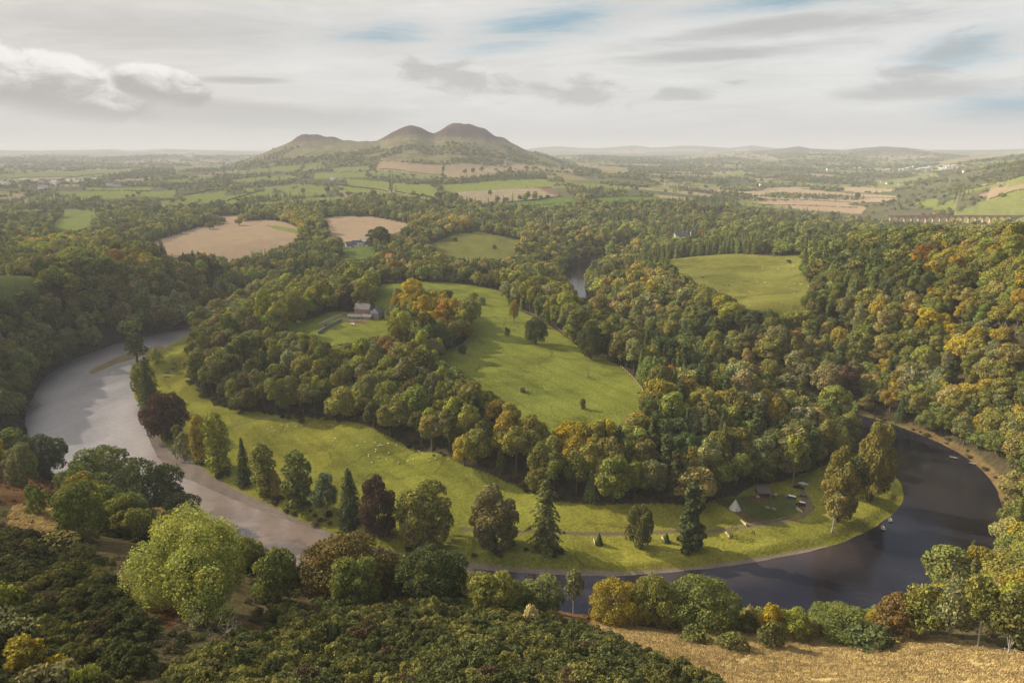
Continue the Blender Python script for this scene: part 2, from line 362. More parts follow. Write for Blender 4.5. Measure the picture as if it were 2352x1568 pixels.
TRACK = wpoly([(1060,1213),(1180,1221),(1298,1223),(1423,1225),(1556,1220),(1672,1215),(1712,1210),(1784,1201),(1841,1188),(1858,1172),(1860,1158),(1855,1143),(1842,1126)])
TRACK2 = wpoly([(520,984),(560,972),(610,958),(648,951)])
DRIVE = wpoly([(735,742),(755,733),(790,718),(812,717)])
YARD = wpoly([(875,716),(905,708),(908,728),(885,732)])
CAMP = wpoly([(1640,1150),(1700,1140),(1800,1133),(1838,1160),(1840,1180),(1790,1196),(1725,1204),(1700,1185),(1665,1165)])
WORN = [(wpoly([(1728,1144),(1740,1145),(1736,1149)]),2.0),(wpoly([(1698,1176),(1712,1180),(1706,1183)]),2.0),(wpoly([(1725,1194),(1738,1195),(1732,1199)]),1.8),(wpoly([(1720,1142),(1770,1138),(1765,1144)]),1.5),(wpoly([(1850,1150),(1862,1165),(1846,1180),(1838,1166)]),2.2)]
def patch(x, y):
    """procedural farmland far away: cell type, edge distance"""
    r = np.hypot(x, y)
    size = np.where(r < 6500, 300.0, 620.0)
    gx, gy = x / size + 0.35 * (vnoise(x / 700, y / 700, 3) - .5), y / (size * 0.8) + 0.35 * (vnoise(x / 800, y / 800, 4) - .5)
    ix, iy = np.floor(gx), np.floor(gy)
    d1 = np.full(x.shape, 9.0); d2 = np.full(x.shape, 9.0); c = np.zeros(x.shape); c2 = np.zeros(x.shape)
    for i in (-1, 0, 1):
        for j in (-1, 0, 1):
            sx = ix + i + 0.15 + 0.7 * _hash(ix + i, iy + j, 1); sy = iy + j + 0.15 + 0.7 * _hash(ix + i, iy + j, 2)
            d = np.hypot(gx - sx, gy - sy)
            h = _hash(ix + i, iy + j, 3); h2 = _hash(ix + i, iy + j, 4)
            m = d < d1
            d2 = np.where(m, d1, np.minimum(d2, d)); c = np.where(m, h, c); c2 = np.where(m, h2, c2); d1 = np.where(m, d, d1)
    return c, c2, (d2 - d1) * size

Z_HILLSIDE, Z_MEADOW, Z_WOOD, Z_FIELD, Z_SHINGLE, Z_FARM, Z_HILL, Z_STRAW, Z_PATH = range(9)
def landcover(x, y, hill, sd, sh, isl, z):
    n = len(x)
    r = np.hypot(x, y)
    zone = np.full(n, Z_WOOD); col = np.zeros((n, 3))
    n1 = fbm(x / 18, y / 18, 4, 51); n2 = fbm(x / 70, y / 70, 3, 52); n3 = fbm(x / 4.5, y / 4.5, 3, 53)
    def put(m, zid, c, var=0.25, tilt=(0, 0, 0)):
        v = 1 + var * (n1[m] - .5) * 2 + var * (n3[m] - .5)
        col[m] = np.array(c) * v[:, None] + np.array(tilt) * (n2[m] - .5)[:, None]
        zone[m] = zid
    put(np.ones(n, bool), Z_WOOD, (.075, .06, .03), .5)
    far = r > 1750
    ct, c2, ed = patch(x, y)
    leftish = x < 0
    pw = np.where(leftish, .34, .48)
    put(far & (ct < pw), Z_FARM, (.10, .105, .045), .3)
    g = far & (ct >= pw)
    q = (ct - pw) / (1 - pw)
    put(g & (q < .55), Z_FARM, (.19, .20, .06), .15)
    put(g & (q >= .55) & (q < .8), Z_FARM, (.31, .235, .145), .15)
    put(g & (q >= .8), Z_FARM, (.13, .12, .06), .2)
    put(far & (ed < 9) & (r < 9000), Z_FARM, (.05, .055, .03), .2)
    m = (hill > 14) & far
    k = fbm(x / 160, y / 160, 4, 61); k2 = fbm(x / 60, y / 60, 4, 62)
    gl = fbm(np.arctan2(x, y) * 300, r / 260, 4, 64)[:, None]
    hc = np.array((.175, .15, .075))[None] * (0.35 + 0.8 * k[:, None] + .55 * gl) 
    hgreen = np.array((.20, .18, .075))[None] * (0.7 + .6 * k2[:, None])
    dark = np.array((.085, .052, .042))[None] * (0.5 + .6 * k2[:, None] + .4 * gl)
    a = sstep((fbm(x / 330, y / 330, 3, 63) - .48) * 6)[:, None]
    b = sstep((hill - 125) / 60)[:, None]
    hc = hc * (1 - a) + hgreen * a
    hc = hc * (1 - b) + dark * b
    col[m] = hc[m]; zone[m] = Z_HILL
    mr = (r > 6500) & (z > 170)
    col[mr] = (np.array((.075, .08, .055)) * (.75 + .5 * k[mr][:, None])); zone[mr] = Z_HILL
    # open ground
    GR = (.225, .218, .034)
    put(inpoly(x, y, OPEN['flood']), Z_MEADOW, GR, .26, (.05, .01, .0))
    put(inpoly(x, y, OPEN['upper']), Z_MEADOW, (.185, .20, .034), .2, (.03, .01, .0))
    put(inpoly(x, y, OPEN['mid']), Z_MEADOW, (.15, .15, .038), .2, (.03, .02, .0))
    put(inpoly(x, y, OPEN['right']), Z_MEADOW, (.175, .168, .036), .25, (.05, .03, .0))
    put(inpoly(x, y, OPEN['farmlawn']), Z_MEADOW, (.13, .16, .035), .2)
    put(inpoly(x, y, OPEN['golf']), Z_MEADOW, (.20, .23, .05), .1)
    put(inpoly(x, y, OPEN['leftstrip']), Z_MEADOW, (.13, .14, .04), .2)
    put(inpoly(x, y, OPEN['bank']), Z_MEADOW, (.16, .15, .05), .2)
    put(inpoly(x, y, OPEN['pathleft']), Z_MEADOW, (.24, .17, .10), .2)
    put(inpoly(x, y, GROVE), Z_WOOD, (.06, .05, .022), .4)
    for key, P in FP:
        m = inpoly(x, y, P)
        put(m, Z_FIELD if key in ('tan', 'tan2', 'tan3', 'stripe', 'red') else Z_FARM, FCOL[key], .10)
        if key == 'stripe':
            s = (np.sin((x * .22 + y * .97) / 9.0) > .2)
            col[m & s] *= (1.25, 1.2, 1.2)
    # hillside in front
    f = inpoly(x, y, FORE) & (sd > 0)
    put(f, Z_HILLSIDE, (.105, .085, .036), .45, (.04, .0, .0))
    put(f & inpoly(x, y, GORSE_A), Z_HILLSIDE, (.05, .05, .02), .4)
    put(f & inpoly(x, y, GORSE_B), Z_HILLSIDE, (.045, .04, .02), .4)
    for B in BRACK: put(f & inpoly(x, y, B), Z_HILLSIDE, (.15, .085, .038), .5)
    put(f & inpoly(x, y, DRY), Z_HILLSIDE, (.23, .17, .075), .3)
    put(f & inpoly(x, y, STRAW), Z_STRAW, (.42, .32, .14), .3, (.08, .03, .0))
    # outer bank under the right-hand slope: grassy and rusty margins
    m = (sd > 0) & (sd < 5.5) & (zone == Z_WOOD) & (x > 205) & (y < 420)
    put(m, Z_MEADOW, (.16, .11, .045), .3)
    m = (sd > 0) & (sd < 2.2) & (zone == Z_WOOD)
    put(m, Z_WOOD, (.07, .055, .035), .3)
    put(sh, Z_SHINGLE, (.22, .175, .14), .3)
    put(inpoly(x, y, SHING2), Z_SHINGLE, (.27, .21, .15), .3)
    put(isl, Z_SHINGLE, (.24, .165, .085), .5, (.1, .0, .0))
    put(sd <= 0, Z_SHINGLE, (.06, .045, .03), .2)
    put(inpoly(x, y, CAMP), Z_MEADOW, (.085, .10, .026), .15)  # mown camp grass; its dark tone also stands in for shade
    for W_ in WORN:
        put(polydist(x, y, W_[0]) < W_[1] + 1.5 * (n1 - .5), Z_MEADOW, (.14, .085, .045), .25)
    td = polydist(x, y, TRACK, False)
    put(td < 1.5, Z_PATH, (.17, .125, .08), .2)
    put(td < .45, Z_PATH, (.13, .125, .045), .2)
    put(polydist(x, y, DRIVE, False) < 1.9, Z_PATH, (.30, .24, .19), .12)
    put((polydist(x, y, TRACK2, False) < 1.0) , Z_PATH, (.17, .17, .075), .2)
    put(inpoly(x, y, YARD), Z_PATH, (.24, .19, .15), .15)
    # worn lines and darker rings in the meadows (sheep tracks)
    m = (zone == Z_MEADOW) & (r < 900)
    ml = sstep((np.abs(np.sin((x * .80 + y * .60) / 4.2)) - .86) / .1); wet = sstep((fbm(x / 38, y / 22, 4, 72) - .56) / .08)
    col[m] *= (1 - .10 * ml[m] - .22 * wet[m])[:, None]
    tr = np.abs(fbm(x / 45, y / 45, 2, 71) - .5) < .006
    col[m & tr] *= .72
    return zone, np.clip(col, .005, .9)

def mesh_np(name, V, F, smooth=False):
    me = bpy.data.meshes.new(name)
    V = np.ascontiguousarray(V, dtype=np.float32); F = np.ascontiguousarray(F, dtype=np.int32)
    k = F.shape[1]
    me.vertices.add(len(V)); me.vertices.foreach_set('co', V.ravel())
    me.loops.add(F.size); me.loops.foreach_set('vertex_index', F.ravel())
    me.polygons.add(len(F)); me.polygons.foreach_set('loop_start', np.arange(0, F.size, k, dtype=np.int32))
    me.polygons.foreach_set('use_smooth', np.full(len(F), smooth, dtype=bool))
    me.update(calc_edges=True)
    return me
def setcol(me, C, name='col'):
    a = me.color_attributes.new(name, 'FLOAT_COLOR', 'POINT')
    a.data.foreach_set('color', np.c_[C, np.ones(len(C))].astype(np.float32).ravel())

# ---------------------------------------------------------------- materials
def mat(name):
    m = bpy.data.materials.new(name); m.use_nodes = True
    nt = m.node_tree; nt.nodes.clear()
    o = nt.nodes.new('ShaderNodeOutputMaterial')
    return m, nt, o
def N(nt, t, **k):
    n = nt.nodes.new(t)
    for a, b in k.items():
        if a.startswith('i_'):
            n.inputs[a[2:].replace('_', ' ')].default_value = b
        else:
            setattr(n, a, b)
    return n
def ground_mat(name, scale, bump, var, detail=6, rough=.95):
    m, nt, o = mat(name); L = nt.links
    at = N(nt, 'ShaderNodeAttribute', attribute_name='col')
    tc = N(nt, 'ShaderNodeTexCoord')
    no = N(nt, 'ShaderNodeTexNoise'); no.inputs['Scale'].default_value = scale; no.inputs['Detail'].default_value = detail; no.inputs['Roughness'].default_value = .65
    L.new(tc.outputs['Object'], no.inputs['Vector'])
    mr = N(nt, 'ShaderNodeMapRange'); mr.inputs[1].default_value = .25; mr.inputs[2].default_value = .75; mr.inputs[3].default_value = 1 - var; mr.inputs[4].default_value = 1 + var
    L.new(no.outputs[0], mr.inputs[0])
    mu = N(nt, 'ShaderNodeVectorMath', operation='SCALE'); L.new(at.outputs['Color'], mu.inputs[0]); L.new(mr.outputs[0], mu.inputs['Scale'])
    b = N(nt, 'ShaderNodeBsdfDiffuse'); b.inputs['Roughness'].default_value = .6
    L.new(mu.outputs[0], b.inputs['Color'])
    if bump:
        bp = N(nt, 'ShaderNodeBump'); bp.inputs['Strength'].default_value = 1; bp.inputs['Distance'].default_value = bump
        L.new(no.outputs[0], bp.inputs['Height']); L.new(bp.outputs[0], b.inputs['Normal'])
    L.new(b.outputs[0], o.inputs['Surface'])
    return m
def plain(name, c, rough=.7, metal=0.0, noise=0.0, nscale=3.0, spec=.3):
    m, nt, o = mat(name); L = nt.links
    b = N(nt, 'ShaderNodeBsdfPrincipled'); b.inputs['Base Color'].default_value = (*c, 1); b.inputs['Roughness'].default_value = rough; b.inputs['Metallic'].default_value = metal
    b.inputs['Specular IOR Level'].default_value = spec
    if noise:
        tc = N(nt, 'ShaderNodeTexCoord'); no = N(nt, 'ShaderNodeTexNoise'); no.inputs['Scale'].default_value = nscale; no.inputs['Detail'].default_value = 5
        L.new(tc.outputs['Object'], no.inputs['Vector'])
        mr = N(nt, 'ShaderNodeMapRange'); mr.inputs[1].default_value = .3; mr.inputs[2].default_value = .7; mr.inputs[3].default_value = 1 - noise; mr.inputs[4].default_value = 1 + noise
        L.new(no.outputs[0], mr.inputs[0])
        mu = N(nt, 'ShaderNodeVectorMath', operation='SCALE'); mu.inputs[0].default_value = c; L.new(mr.outputs[0], mu.inputs['Scale']); L.new(mu.outputs[0], b.inputs['Base Color'])
    L.new(b.outputs[0], o.inputs['Surface'])
    return m
def leaf_mat(name, trans=.22, attr='tint', patchy=.5):
    m, nt, o = mat(name); L = nt.links
    at = N(nt, 'ShaderNodeAttribute', attribute_name=attr, attribute_type='INSTANCER')
    geo = N(nt, 'ShaderNodeNewGeometry')
    tc = N(nt, 'ShaderNodeTexCoord')
    no = N(nt, 'ShaderNodeTexNoise'); no.inputs['Scale'].default_value = .22; no.inputs['Detail'].default_value = 3
    L.new(tc.outputs['Object'], no.inputs['Vector'])
    # per leaf spray brightness
    mr = N(nt, 'ShaderNodeMapRange'); mr.inputs[3].default_value = .62; mr.inputs[4].default_value = 1.38
    L.new(geo.outputs['Random Per Island'], mr.inputs[0])
    mu = N(nt, 'ShaderNodeVectorMath', operation='SCALE'); L.new(at.outputs['Color'], mu.inputs[0]); L.new(mr.outputs[0], mu.inputs['Scale'])
    # some boughs turn yellower
    yl = N(nt, 'ShaderNodeVectorMath', operation='MULTIPLY'); yl.inputs[1].default_value = (1.55, 1.12, .7); L.new(mu.outputs[0], yl.inputs[0])
    mr2 = N(nt, 'ShaderNodeMapRange'); mr2.inputs[1].default_value = .45; mr2.inputs[2].default_value = .7; mr2.inputs[3].default_value = 0; mr2.inputs[4].default_value = patchy
    L.new(no.outputs[0], mr2.inputs[0])
    mx = N(nt, 'ShaderNodeMixRGB'); L.new(mr2.outputs[0], mx.inputs[0]); L.new(mu.outputs[0], mx.inputs[1]); L.new(yl.outputs[0], mx.inputs[2])
    d = N(nt, 'ShaderNodeBsdfDiffuse'); t = N(nt, 'ShaderNodeBsdfTranslucent'); s = N(nt, 'ShaderNodeMixShader'); s.inputs[0].default_value = trans
    L.new(mx.outputs[0], d.inputs['Color']); L.new(mx.outputs[0], t.inputs['Color'])
    L.new(d.outputs[0], s.inputs[1]); L.new(t.outputs[0], s.inputs[2]); L.new(s.outputs[0], o.inputs['Surface'])
    return m
M_GRASS = ground_mat('meadow grass', .8, .6, .5, 9)
M_WOODF = ground_mat('woodland floor', .5, 1.0, .5)
M_FIELD = ground_mat('ploughed soil', .35, .0, .14)
M_FARM = ground_mat('farmland', .08, .0, .25)
M_HILL = ground_mat('moor', .022, 14.0, .45, 9)
M_SHING = ground_mat('shingle', 1.6, .25, .45)
M_ROUGH = ground_mat('rough hillside', .9, .6, .45)
M_STRAW = ground_mat('dry grass', .9, .5, .3)
LEAF = leaf_mat('leaves'); NEEDLE = leaf_mat('needles', .08, 'tint', .15)
BARK = plain('bark', (.11, .09, .07), .9, noise=.4, nscale=2)
PALEBARK = plain('pale bark', (.38, .35, .30), .8, noise=.35, nscale=4)

# ---------------------------------------------------------------- terrain sheet, split into its grounds
def setkind(o, k): o['kind'] = k
def build_ground():
    A = _A; x, y, z, hill, sd, sh, isl = GX, GY, GZ, GHILL, GSD, GSH, GISL
    zone, col = landcover(x, y, hill, sd, sh, isl, z)
    nr, nc = A.shape
    i = np.arange(nr - 1)[:, None] * nc + np.arange(nc - 1)[None]
    F = np.stack([i, i + 1, i + 1 + nc, i + nc], -1).reshape(-1, 4)
    F = F[:, ::-1] if False else F
    zf = zone[F[:, 0]]
    V = np.c_[x, y, z]
    spec = [(Z_HILLSIDE, 'hillside', M_ROUGH, 'steep rough hillside of bracken and dead grass below the viewpoint'), (Z_MEADOW, 'meadow', M_GRASS, 'sunlit green grazing meadows inside the river bend'),
            (Z_WOOD, 'woodland_floor', M_WOODF, 'dark ground under the woods along the river'), (Z_FIELD, 'ploughed_field', M_FIELD, 'pale brown harvested and ploughed fields in the valley'),
            (Z_SHINGLE, 'river_bed', M_SHING, 'shingle banks and bed of the river'), (Z_FARM, 'farmland', M_FARM, 'patchwork farmland of the wide valley'),
            (Z_HILL, 'hills', M_HILL, 'three-topped brown hills and far ranges on the horizon'), (Z_PATH, 'path', M_SHING, 'dirt track and gravel drive through the meadows'), (Z_STRAW, 'grassland', M_STRAW, 'tawny dry grass slope at the bottom right')]
    for zid, nm, m, lab in spec:
        Fz = F[zf == zid]
        if not len(Fz): continue
        used, inv = np.unique(Fz, return_inverse=True)
        me = mesh_np(nm, V[used], inv.reshape(-1, 4), True)
        setcol(me, col[used]); me.materials.append(m)
        o = bpy.data.objects.new(nm, me); COL.objects.link(o); o['kind'] = 'structure'; o['label'] = lab; o['category'] = nm.replace('_', ' ')
    return x, y, z, zone
build_ground()
print('ground', time.time() - T0)

# ---------------------------------------------------------------- water
def water_mat():
    m, nt, o = mat('river water'); L = nt.links
    tc = N(nt, 'ShaderNodeTexCoord')
    at = N(nt, 'ShaderNodeAttribute', attribute_name='flow')   # r = broken water and its painted sky sheen, g = shallow over stones
    sep = N(nt, 'ShaderNodeSeparateColor'); L.new(at.outputs['Color'], sep.inputs[0])
    n1 = N(nt, 'ShaderNodeTexNoise'); n1.inputs['Scale'].default_value = .55; n1.inputs['Detail'].default_value = 5; n1.inputs['Roughness'].default_value = .6
    mp = N(nt, 'ShaderNodeMapping'); mp.inputs['Scale'].default_value = (1, 1.6, 1); L.new(tc.outputs['Object'], mp.inputs[0]); L.new(mp.outputs[0], n1.inputs['Vector'])
    n2 = N(nt, 'ShaderNodeTexNoise'); n2.inputs['Scale'].default_value = .06; n2.inputs['Detail'].default_value = 3; L.new(tc.outputs['Object'], n2.inputs['Vector'])
    bs = N(nt, 'ShaderNodeMapRange'); bs.inputs[3].default_value = .035; bs.inputs[4].default_value = .5; L.new(sep.outputs[0], bs.inputs[0])
    bp = N(nt, 'ShaderNodeBump'); bp.inputs['Distance'].default_value = 1.0; L.new(bs.outputs[0], bp.inputs['Strength']); L.new(n1.outputs[0], bp.inputs['Height'])
    b = N(nt, 'ShaderNodeBsdfPrincipled'); io = N(nt, 'ShaderNodeMapRange'); io.inputs[3].default_value = 1.33; io.inputs[4].default_value = 1.6; L.new(sep.outputs[0], io.inputs[0]); L.new(io.outputs[0], b.inputs['IOR'])
    ro = N(nt, 'ShaderNodeMapRange'); ro.inputs[3].default_value = .10; ro.inputs[4].default_value = .5; L.new(sep.outputs[0], ro.inputs[0]); L.new(ro.outputs[0], b.inputs['Roughness'])
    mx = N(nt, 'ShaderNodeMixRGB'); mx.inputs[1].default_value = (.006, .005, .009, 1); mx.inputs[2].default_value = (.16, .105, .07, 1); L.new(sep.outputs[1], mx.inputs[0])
    # white threads of foam where the water breaks
    rp = N(nt, 'ShaderNodeMapRange'); rp.inputs[1].default_value = .62; rp.inputs[2].default_value = .72; L.new(n1.outputs[0], rp.inputs[0])
    mf = N(nt, 'ShaderNodeMath', operation='MULTIPLY'); L.new(rp.outputs[0], mf.inputs[0]); L.new(sep.outputs[2], mf.inputs[1])
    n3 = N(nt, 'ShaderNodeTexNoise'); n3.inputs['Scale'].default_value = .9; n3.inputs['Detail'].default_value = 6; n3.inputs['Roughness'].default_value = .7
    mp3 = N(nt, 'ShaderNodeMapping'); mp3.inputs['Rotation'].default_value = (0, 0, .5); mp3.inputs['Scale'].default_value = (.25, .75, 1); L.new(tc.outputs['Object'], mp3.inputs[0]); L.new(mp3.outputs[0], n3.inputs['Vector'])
    cr = N(nt, 'ShaderNodeMapRange'); cr.inputs[1].default_value = .35; cr.inputs[2].default_value = .65; cr.inputs[3].default_value = .17; cr.inputs[4].default_value = .27; L.new(n3.outputs[0], cr.inputs[0])  # pale streaked base colour stands in for sky reflection on the left reach
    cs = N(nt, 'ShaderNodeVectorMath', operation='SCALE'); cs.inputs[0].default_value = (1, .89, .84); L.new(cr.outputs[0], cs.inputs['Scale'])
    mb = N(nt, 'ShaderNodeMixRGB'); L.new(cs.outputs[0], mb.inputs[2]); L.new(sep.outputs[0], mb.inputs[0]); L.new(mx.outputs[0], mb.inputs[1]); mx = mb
    mx2 = N(nt, 'ShaderNodeMixRGB'); mx2.inputs[2].default_value = (.6, .56, .52, 1); L.new(mf.outputs[0], mx2.inputs[0]); L.new(mx.outputs[0], mx2.inputs[1])
    L.new(mx2.outputs[0], b.inputs['Base Color']); L.new(bp.outputs[0], b.inputs['Normal']); L.new(b.outputs[0], o.inputs['Surface'])
    return m
def build_river():
    A, R = np.meshgrid(np.radians(np.linspace(-40, 44, 760)), np.concatenate([np.linspace(190, 620, 430), np.linspace(622, 1400, 170)]))
    x = (R * np.sin(A)).ravel(); y = (R * np.cos(A)).ravel()
    sd = river_sd(x, y); nr, nc = A.shape
    i = np.arange(nr - 1)[:, None] * nc + np.arange(nc - 1)[None]
    F = np.stack([i, i + 1, i + 1 + nc, i + nc], -1).reshape(-1, 4)
    F = F[(sd[F] < 5).any(1)]
    used, inv = np.unique(F, return_inverse=True)
    x, y, sd = x[used], y[used], sd[used]
    me = mesh_np('river', np.c_[x, y, np.full(len(x), .12)], inv.reshape(-1, 4), True)
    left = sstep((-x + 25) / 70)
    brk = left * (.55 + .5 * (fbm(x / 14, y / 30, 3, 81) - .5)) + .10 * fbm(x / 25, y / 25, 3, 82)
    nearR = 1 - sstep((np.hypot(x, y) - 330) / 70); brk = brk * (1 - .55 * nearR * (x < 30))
    ddS = polydist(x, y, SHINGLE)
    shal = np.clip(1 - ddS / 26, 0, 1) * left
    shal = np.clip(shal * (.35 + 1.0 * fbm(x / 16, y / 9, 3, 83)) + left * nearR * .9 * sstep((fbm(x / 13, y / 7, 3, 84) - .46) / .12), 0, 1)
    d2 = polydist(x, y, SHING2)
    shal = np.maximum(shal, .22 * np.clip(1 - d2 / 16, 0, 1) * (x > -30))
    # rapids off the islet and along the shingle
    foam = np.zeros(len(x))
    for (px, py, s) in ((268,868,16),(300,880,14),(322,985,10),(330,1000,9),(275,800,8),(240,795,8),(440,1120,6),(1600,1316,5),(1500,1320,5)):
        fx, fy = at_z(px, py, 0); foam = np.maximum(foam, np.exp(-((x - fx) ** 2 + (y - fy) ** 2) / s ** 2))
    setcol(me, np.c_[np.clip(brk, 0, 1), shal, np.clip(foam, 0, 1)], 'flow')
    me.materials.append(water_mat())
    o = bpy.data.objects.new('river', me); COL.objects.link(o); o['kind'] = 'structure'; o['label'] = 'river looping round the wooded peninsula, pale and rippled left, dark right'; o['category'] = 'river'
build_river()
# ---------------------------------------------------------------- tree prototypes
def quads(P, Nn, size, rng, aspect=1.0):
    """one four-cornered leaf spray per point"""
    n = len(P)
    up = rng.normal(size=(n, 3))
    t = np.cross(Nn, up); t /= np.linalg.norm(t, axis=1)[:, None] + 1e-9
    b = np.cross(Nn, t)
    s = (size * (0.6 + 0.8 * rng.random(n)))[:, None] * .5
    j = lambda: 1 + .5 * (rng.random((n, 1)) - .5)
    V = np.stack([P - t * s * j() - b * s * .35 * aspect, P + b * s * aspect * j() , P + t * s * j() + b * s * .35, P - b * s * aspect * j()], 1).reshape(-1, 3)
    return V, np.arange(n * 4).reshape(-1, 4)
def dirs(n, rng, lo=-.5):
    z = lo + (1 - lo) * rng.random(n); a = rng.random(n) * 2 * math.pi; r = np.sqrt(np.maximum(0, 1 - z * z))
    return np.c_[r * np.cos(a), r * np.sin(a), z]
def tube(pts, radii, sides=7):
    V = []; F = []
    for k, (p, r) in enumerate(zip(pts, radii)):
        a = pts[max(k - 1, 0)]; b = pts[min(k + 1, len(pts) - 1)]
        d = (Vector(b) - Vector(a)).normalized(); u = d.orthogonal().normalized(); w = d.cross(u)
        for s in range(sides):
            t = 2 * math.pi * s / sides
            V.append(tuple(Vector(p) + (u * math.cos(t) + w * math.sin(t)) * r))
    for k in range(len(pts) - 1):
        for s in range(sides):
            q = k * sides
            F.append((q + s, q + (s + 1) % sides, q + sides + (s + 1) % sides, q + sides + s))
    return V, F
def join(parts):
    V = []; F = []; o = 0
    for v, f in parts:
        v = np.asarray(v, float); f = np.asarray(f, int)
        V.append(v); F.append(f + o); o += len(v)
    return np.concatenate(V), np.concatenate(F)
def lobes_round(rng, W, H, base, k, rl, topflat=1.0):
    cz = (H + base) / 2; rz = (H - base) / 2; R = W / 2
    L = []
    for d in dirs(k, rng, -.75):
        q = .66 + .1 * rng.random()
        r = R * rl * (.75 + .5 * rng.random())
        L.append((d[0] * R * q, d[1] * R * q, cz + d[2] * rz * q * topflat, r, r * (.8 + .25 * rng.random())))
    L.append((0, 0, cz, R * .62, rz * .62))
    return np.array(L)
def cloud(L, n, size, rng, dens_in=.8, lo=-.6, flatn=.55):
    area = L[:, 3] ** 2; p = area / area.sum()
    c = rng.choice(len(L), n, p=p)
    d = dirs(n, rng, lo); rr_ = (.72 + .38 * rng.random(n) ** .7)
    P = np.c_[L[c, 0] + d[:, 0] * L[c, 3] * rr_, L[c, 1] + d[:, 1] * L[c, 3] * rr_, L[c, 2] + d[:, 2] * L[c, 4] * rr_]
    keep = np.ones(n, bool)
    for i, l in enumerate(L):
        q = np.sqrt(((P[:, 0] - l[0]) / l[3]) ** 2 + ((P[:, 1] - l[1]) / l[3]) ** 2 + ((P[:, 2] - l[2]) / l[4]) ** 2)
        keep &= (q > dens_in) | (c == i)
    P, d = P[keep], d[keep]
    Nn = d + rng.normal(size=d.shape) * flatn; Nn /= np.linalg.norm(Nn, axis=1)[:, None]
    return quads(P, Nn, size, rng)
def trunk_of(rng, H, base, r, L=None, limbs=5, lean=0.0):
    parts = []
    pts = [(0, 0, -1.0), (lean * .1, 0, base * .5), (lean * .5 + rng.normal() * .2, rng.normal() * .2, base + (H - base) * .35), (lean, 0, H * .8)]
    parts.append(tube(pts, [r * 1.25, r, r * .7, r * .15]))
    if L is not None:
        for l in L[rng.permutation(len(L) - 1)[:limbs]]:
            z0 = base * (.8 + .5 * rng.random())
            a = (pts[1][0] * .5, 0, z0); b = (l[0] * .45, l[1] * .45, z0 + (l[2] - z0) * .6); c = (l[0] * .9, l[1] * .9, l[2])
            parts.append(tube([a, b, c], [r * .5, r * .34, r * .1], 5))
    return join(parts)
def p_round(seed, W=13, H=15, base=1.2, n=4500, size=.7, k=26, rl=.34, r=.45, tf=1.0, flatn=.55):
    rng = np.random.default_rng(seed)
    L = lobes_round(rng, W, H, base, k, rl, tf)
    return cloud(L, n, size, rng, flatn=flatn), trunk_of(rng, H, base, r, L, 6), W, H
def p_tall(seed, W=9, H=20, base=5, n=4000, size=.7, k=24, rl=.4, r=.32, flatn=.55):
    return p_round(seed, W, H, base, n, size, k, rl, r, 1.0, flatn)
def p_conifer(seed, W=7.5, H=20, n=3600, size=.6, levels=17, droop=.32, ragged=.2, base=1.6, pw=.85):
    rng = np.random.default_rng(seed); P = []; D = []
    for i in range(levels):
        t = i / (levels - 1); z = base + (H - base - .4) * t
        R = W / 2 * (1 - t) ** pw * (1 - ragged * .5 + ragged * rng.random()) + .25
        nb = max(4, int(11 * (1 - t) + 4)); a0 = rng.random() * 6.28
        for b in range(nb):
            a = a0 + 6.283 * b / nb + rng.normal() * .15; Rb = R * (1 - ragged + ragged * 1.5 * rng.random())
            m = max(3, int(n / levels / nb * (.4 + 1.2 * (1 - t))))
            s = rng.random(m) ** .6
            w = (1 - s) * .45 * Rb * .6 + .12
            side = rng.normal(size=m) * w
            x = np.cos(a) * s * Rb - np.sin(a) * side; y = np.sin(a) * s * Rb + np.cos(a) * side
            zz = z - droop * s * s * Rb + rng.normal(size=m) * .12 - abs(side) * .3
            P.append(np.c_[x, y, zz]); D.append(np.c_[np.cos(a) * .55 * np.ones(m), np.sin(a) * .55 * np.ones(m), np.ones(m)])
    P = np.concatenate(P); D = np.concatenate(D) + rng.normal(size=P.shape) * .35; D /= np.linalg.norm(D, axis=1)[:, None]
    return quads(P, D, size, rng, .8), join([tube([(0, 0, -1), (0, 0, H * .5), (0, 0, H)], [.34, .2, .04])]), W, H
def p_fir(seed, W=9, H=24, n=4200, size=.75, base=1.5):
    """old cedar or fir: flat drooping tiers, ragged outline"""
    rng = np.random.default_rng(seed); L = []
    for i in range(70):
        t = rng.random() ** .9; z = base + (H - base - 1) * t
        env = W / 2 * (1 - t * .62) * (.55 + .5 * rng.random()) 
        a = rng.random() * 6.28; r = W * .17 * (1.1 - .4 * t)
        L.append((math.cos(a) * env * .8, math.sin(a) * env * .8, z - .1 * env, r, r * .42))
    for t in np.linspace(0, 1, 12): L.append((0, 0, base + (H - base - 1.2) * t, W * .27 * (1.1 - .75 * t), H * .07))
    L = np.array(L)
    return cloud(L, n, size, rng, .7, -.4, .5), trunk_of(rng, H, base, .5, L, 8), W, H
def p_birch(seed, W=7, H=14, n=2600, size=.5, base=3.0, lean=0.0):
    rng = np.random.default_rng(seed)
    L = lobes_round(rng, W, H, base, 22, .30)
    L[:, 0] += lean * (L[:, 2] / H)
    return cloud(L, n, size, rng, .5, -.95, .9), trunk_of(rng, H, base, .2, L, 6, lean), W, H
def p_column(seed, W=8, H=19, n=4600, size=.65, base=1.0):
    rng = np.random.default_rng(seed); L = []
    for i in range(40):
        t = rng.random(); z = base + 1 + (H - base - 2.2) * t
        env = W / 2 * (math.sin(math.pi * min(1, (t * .80 + .16))) ** .6) * .68
        a = rng.random() * 6.28; r = W * .15 * (.8 + .5 * rng.random())
        L.append((math.cos(a) * env, math.sin(a) * env, z, r, r * 1.2))
    for t in np.linspace(.05, .9, 6): L.append((0, 0, base + (H - base) * t, W * .26, H * .12))
    L = np.array(L)
    return cloud(L, n, size, rng), trunk_of(rng, H, 2.5, .4, L, 4), W, H
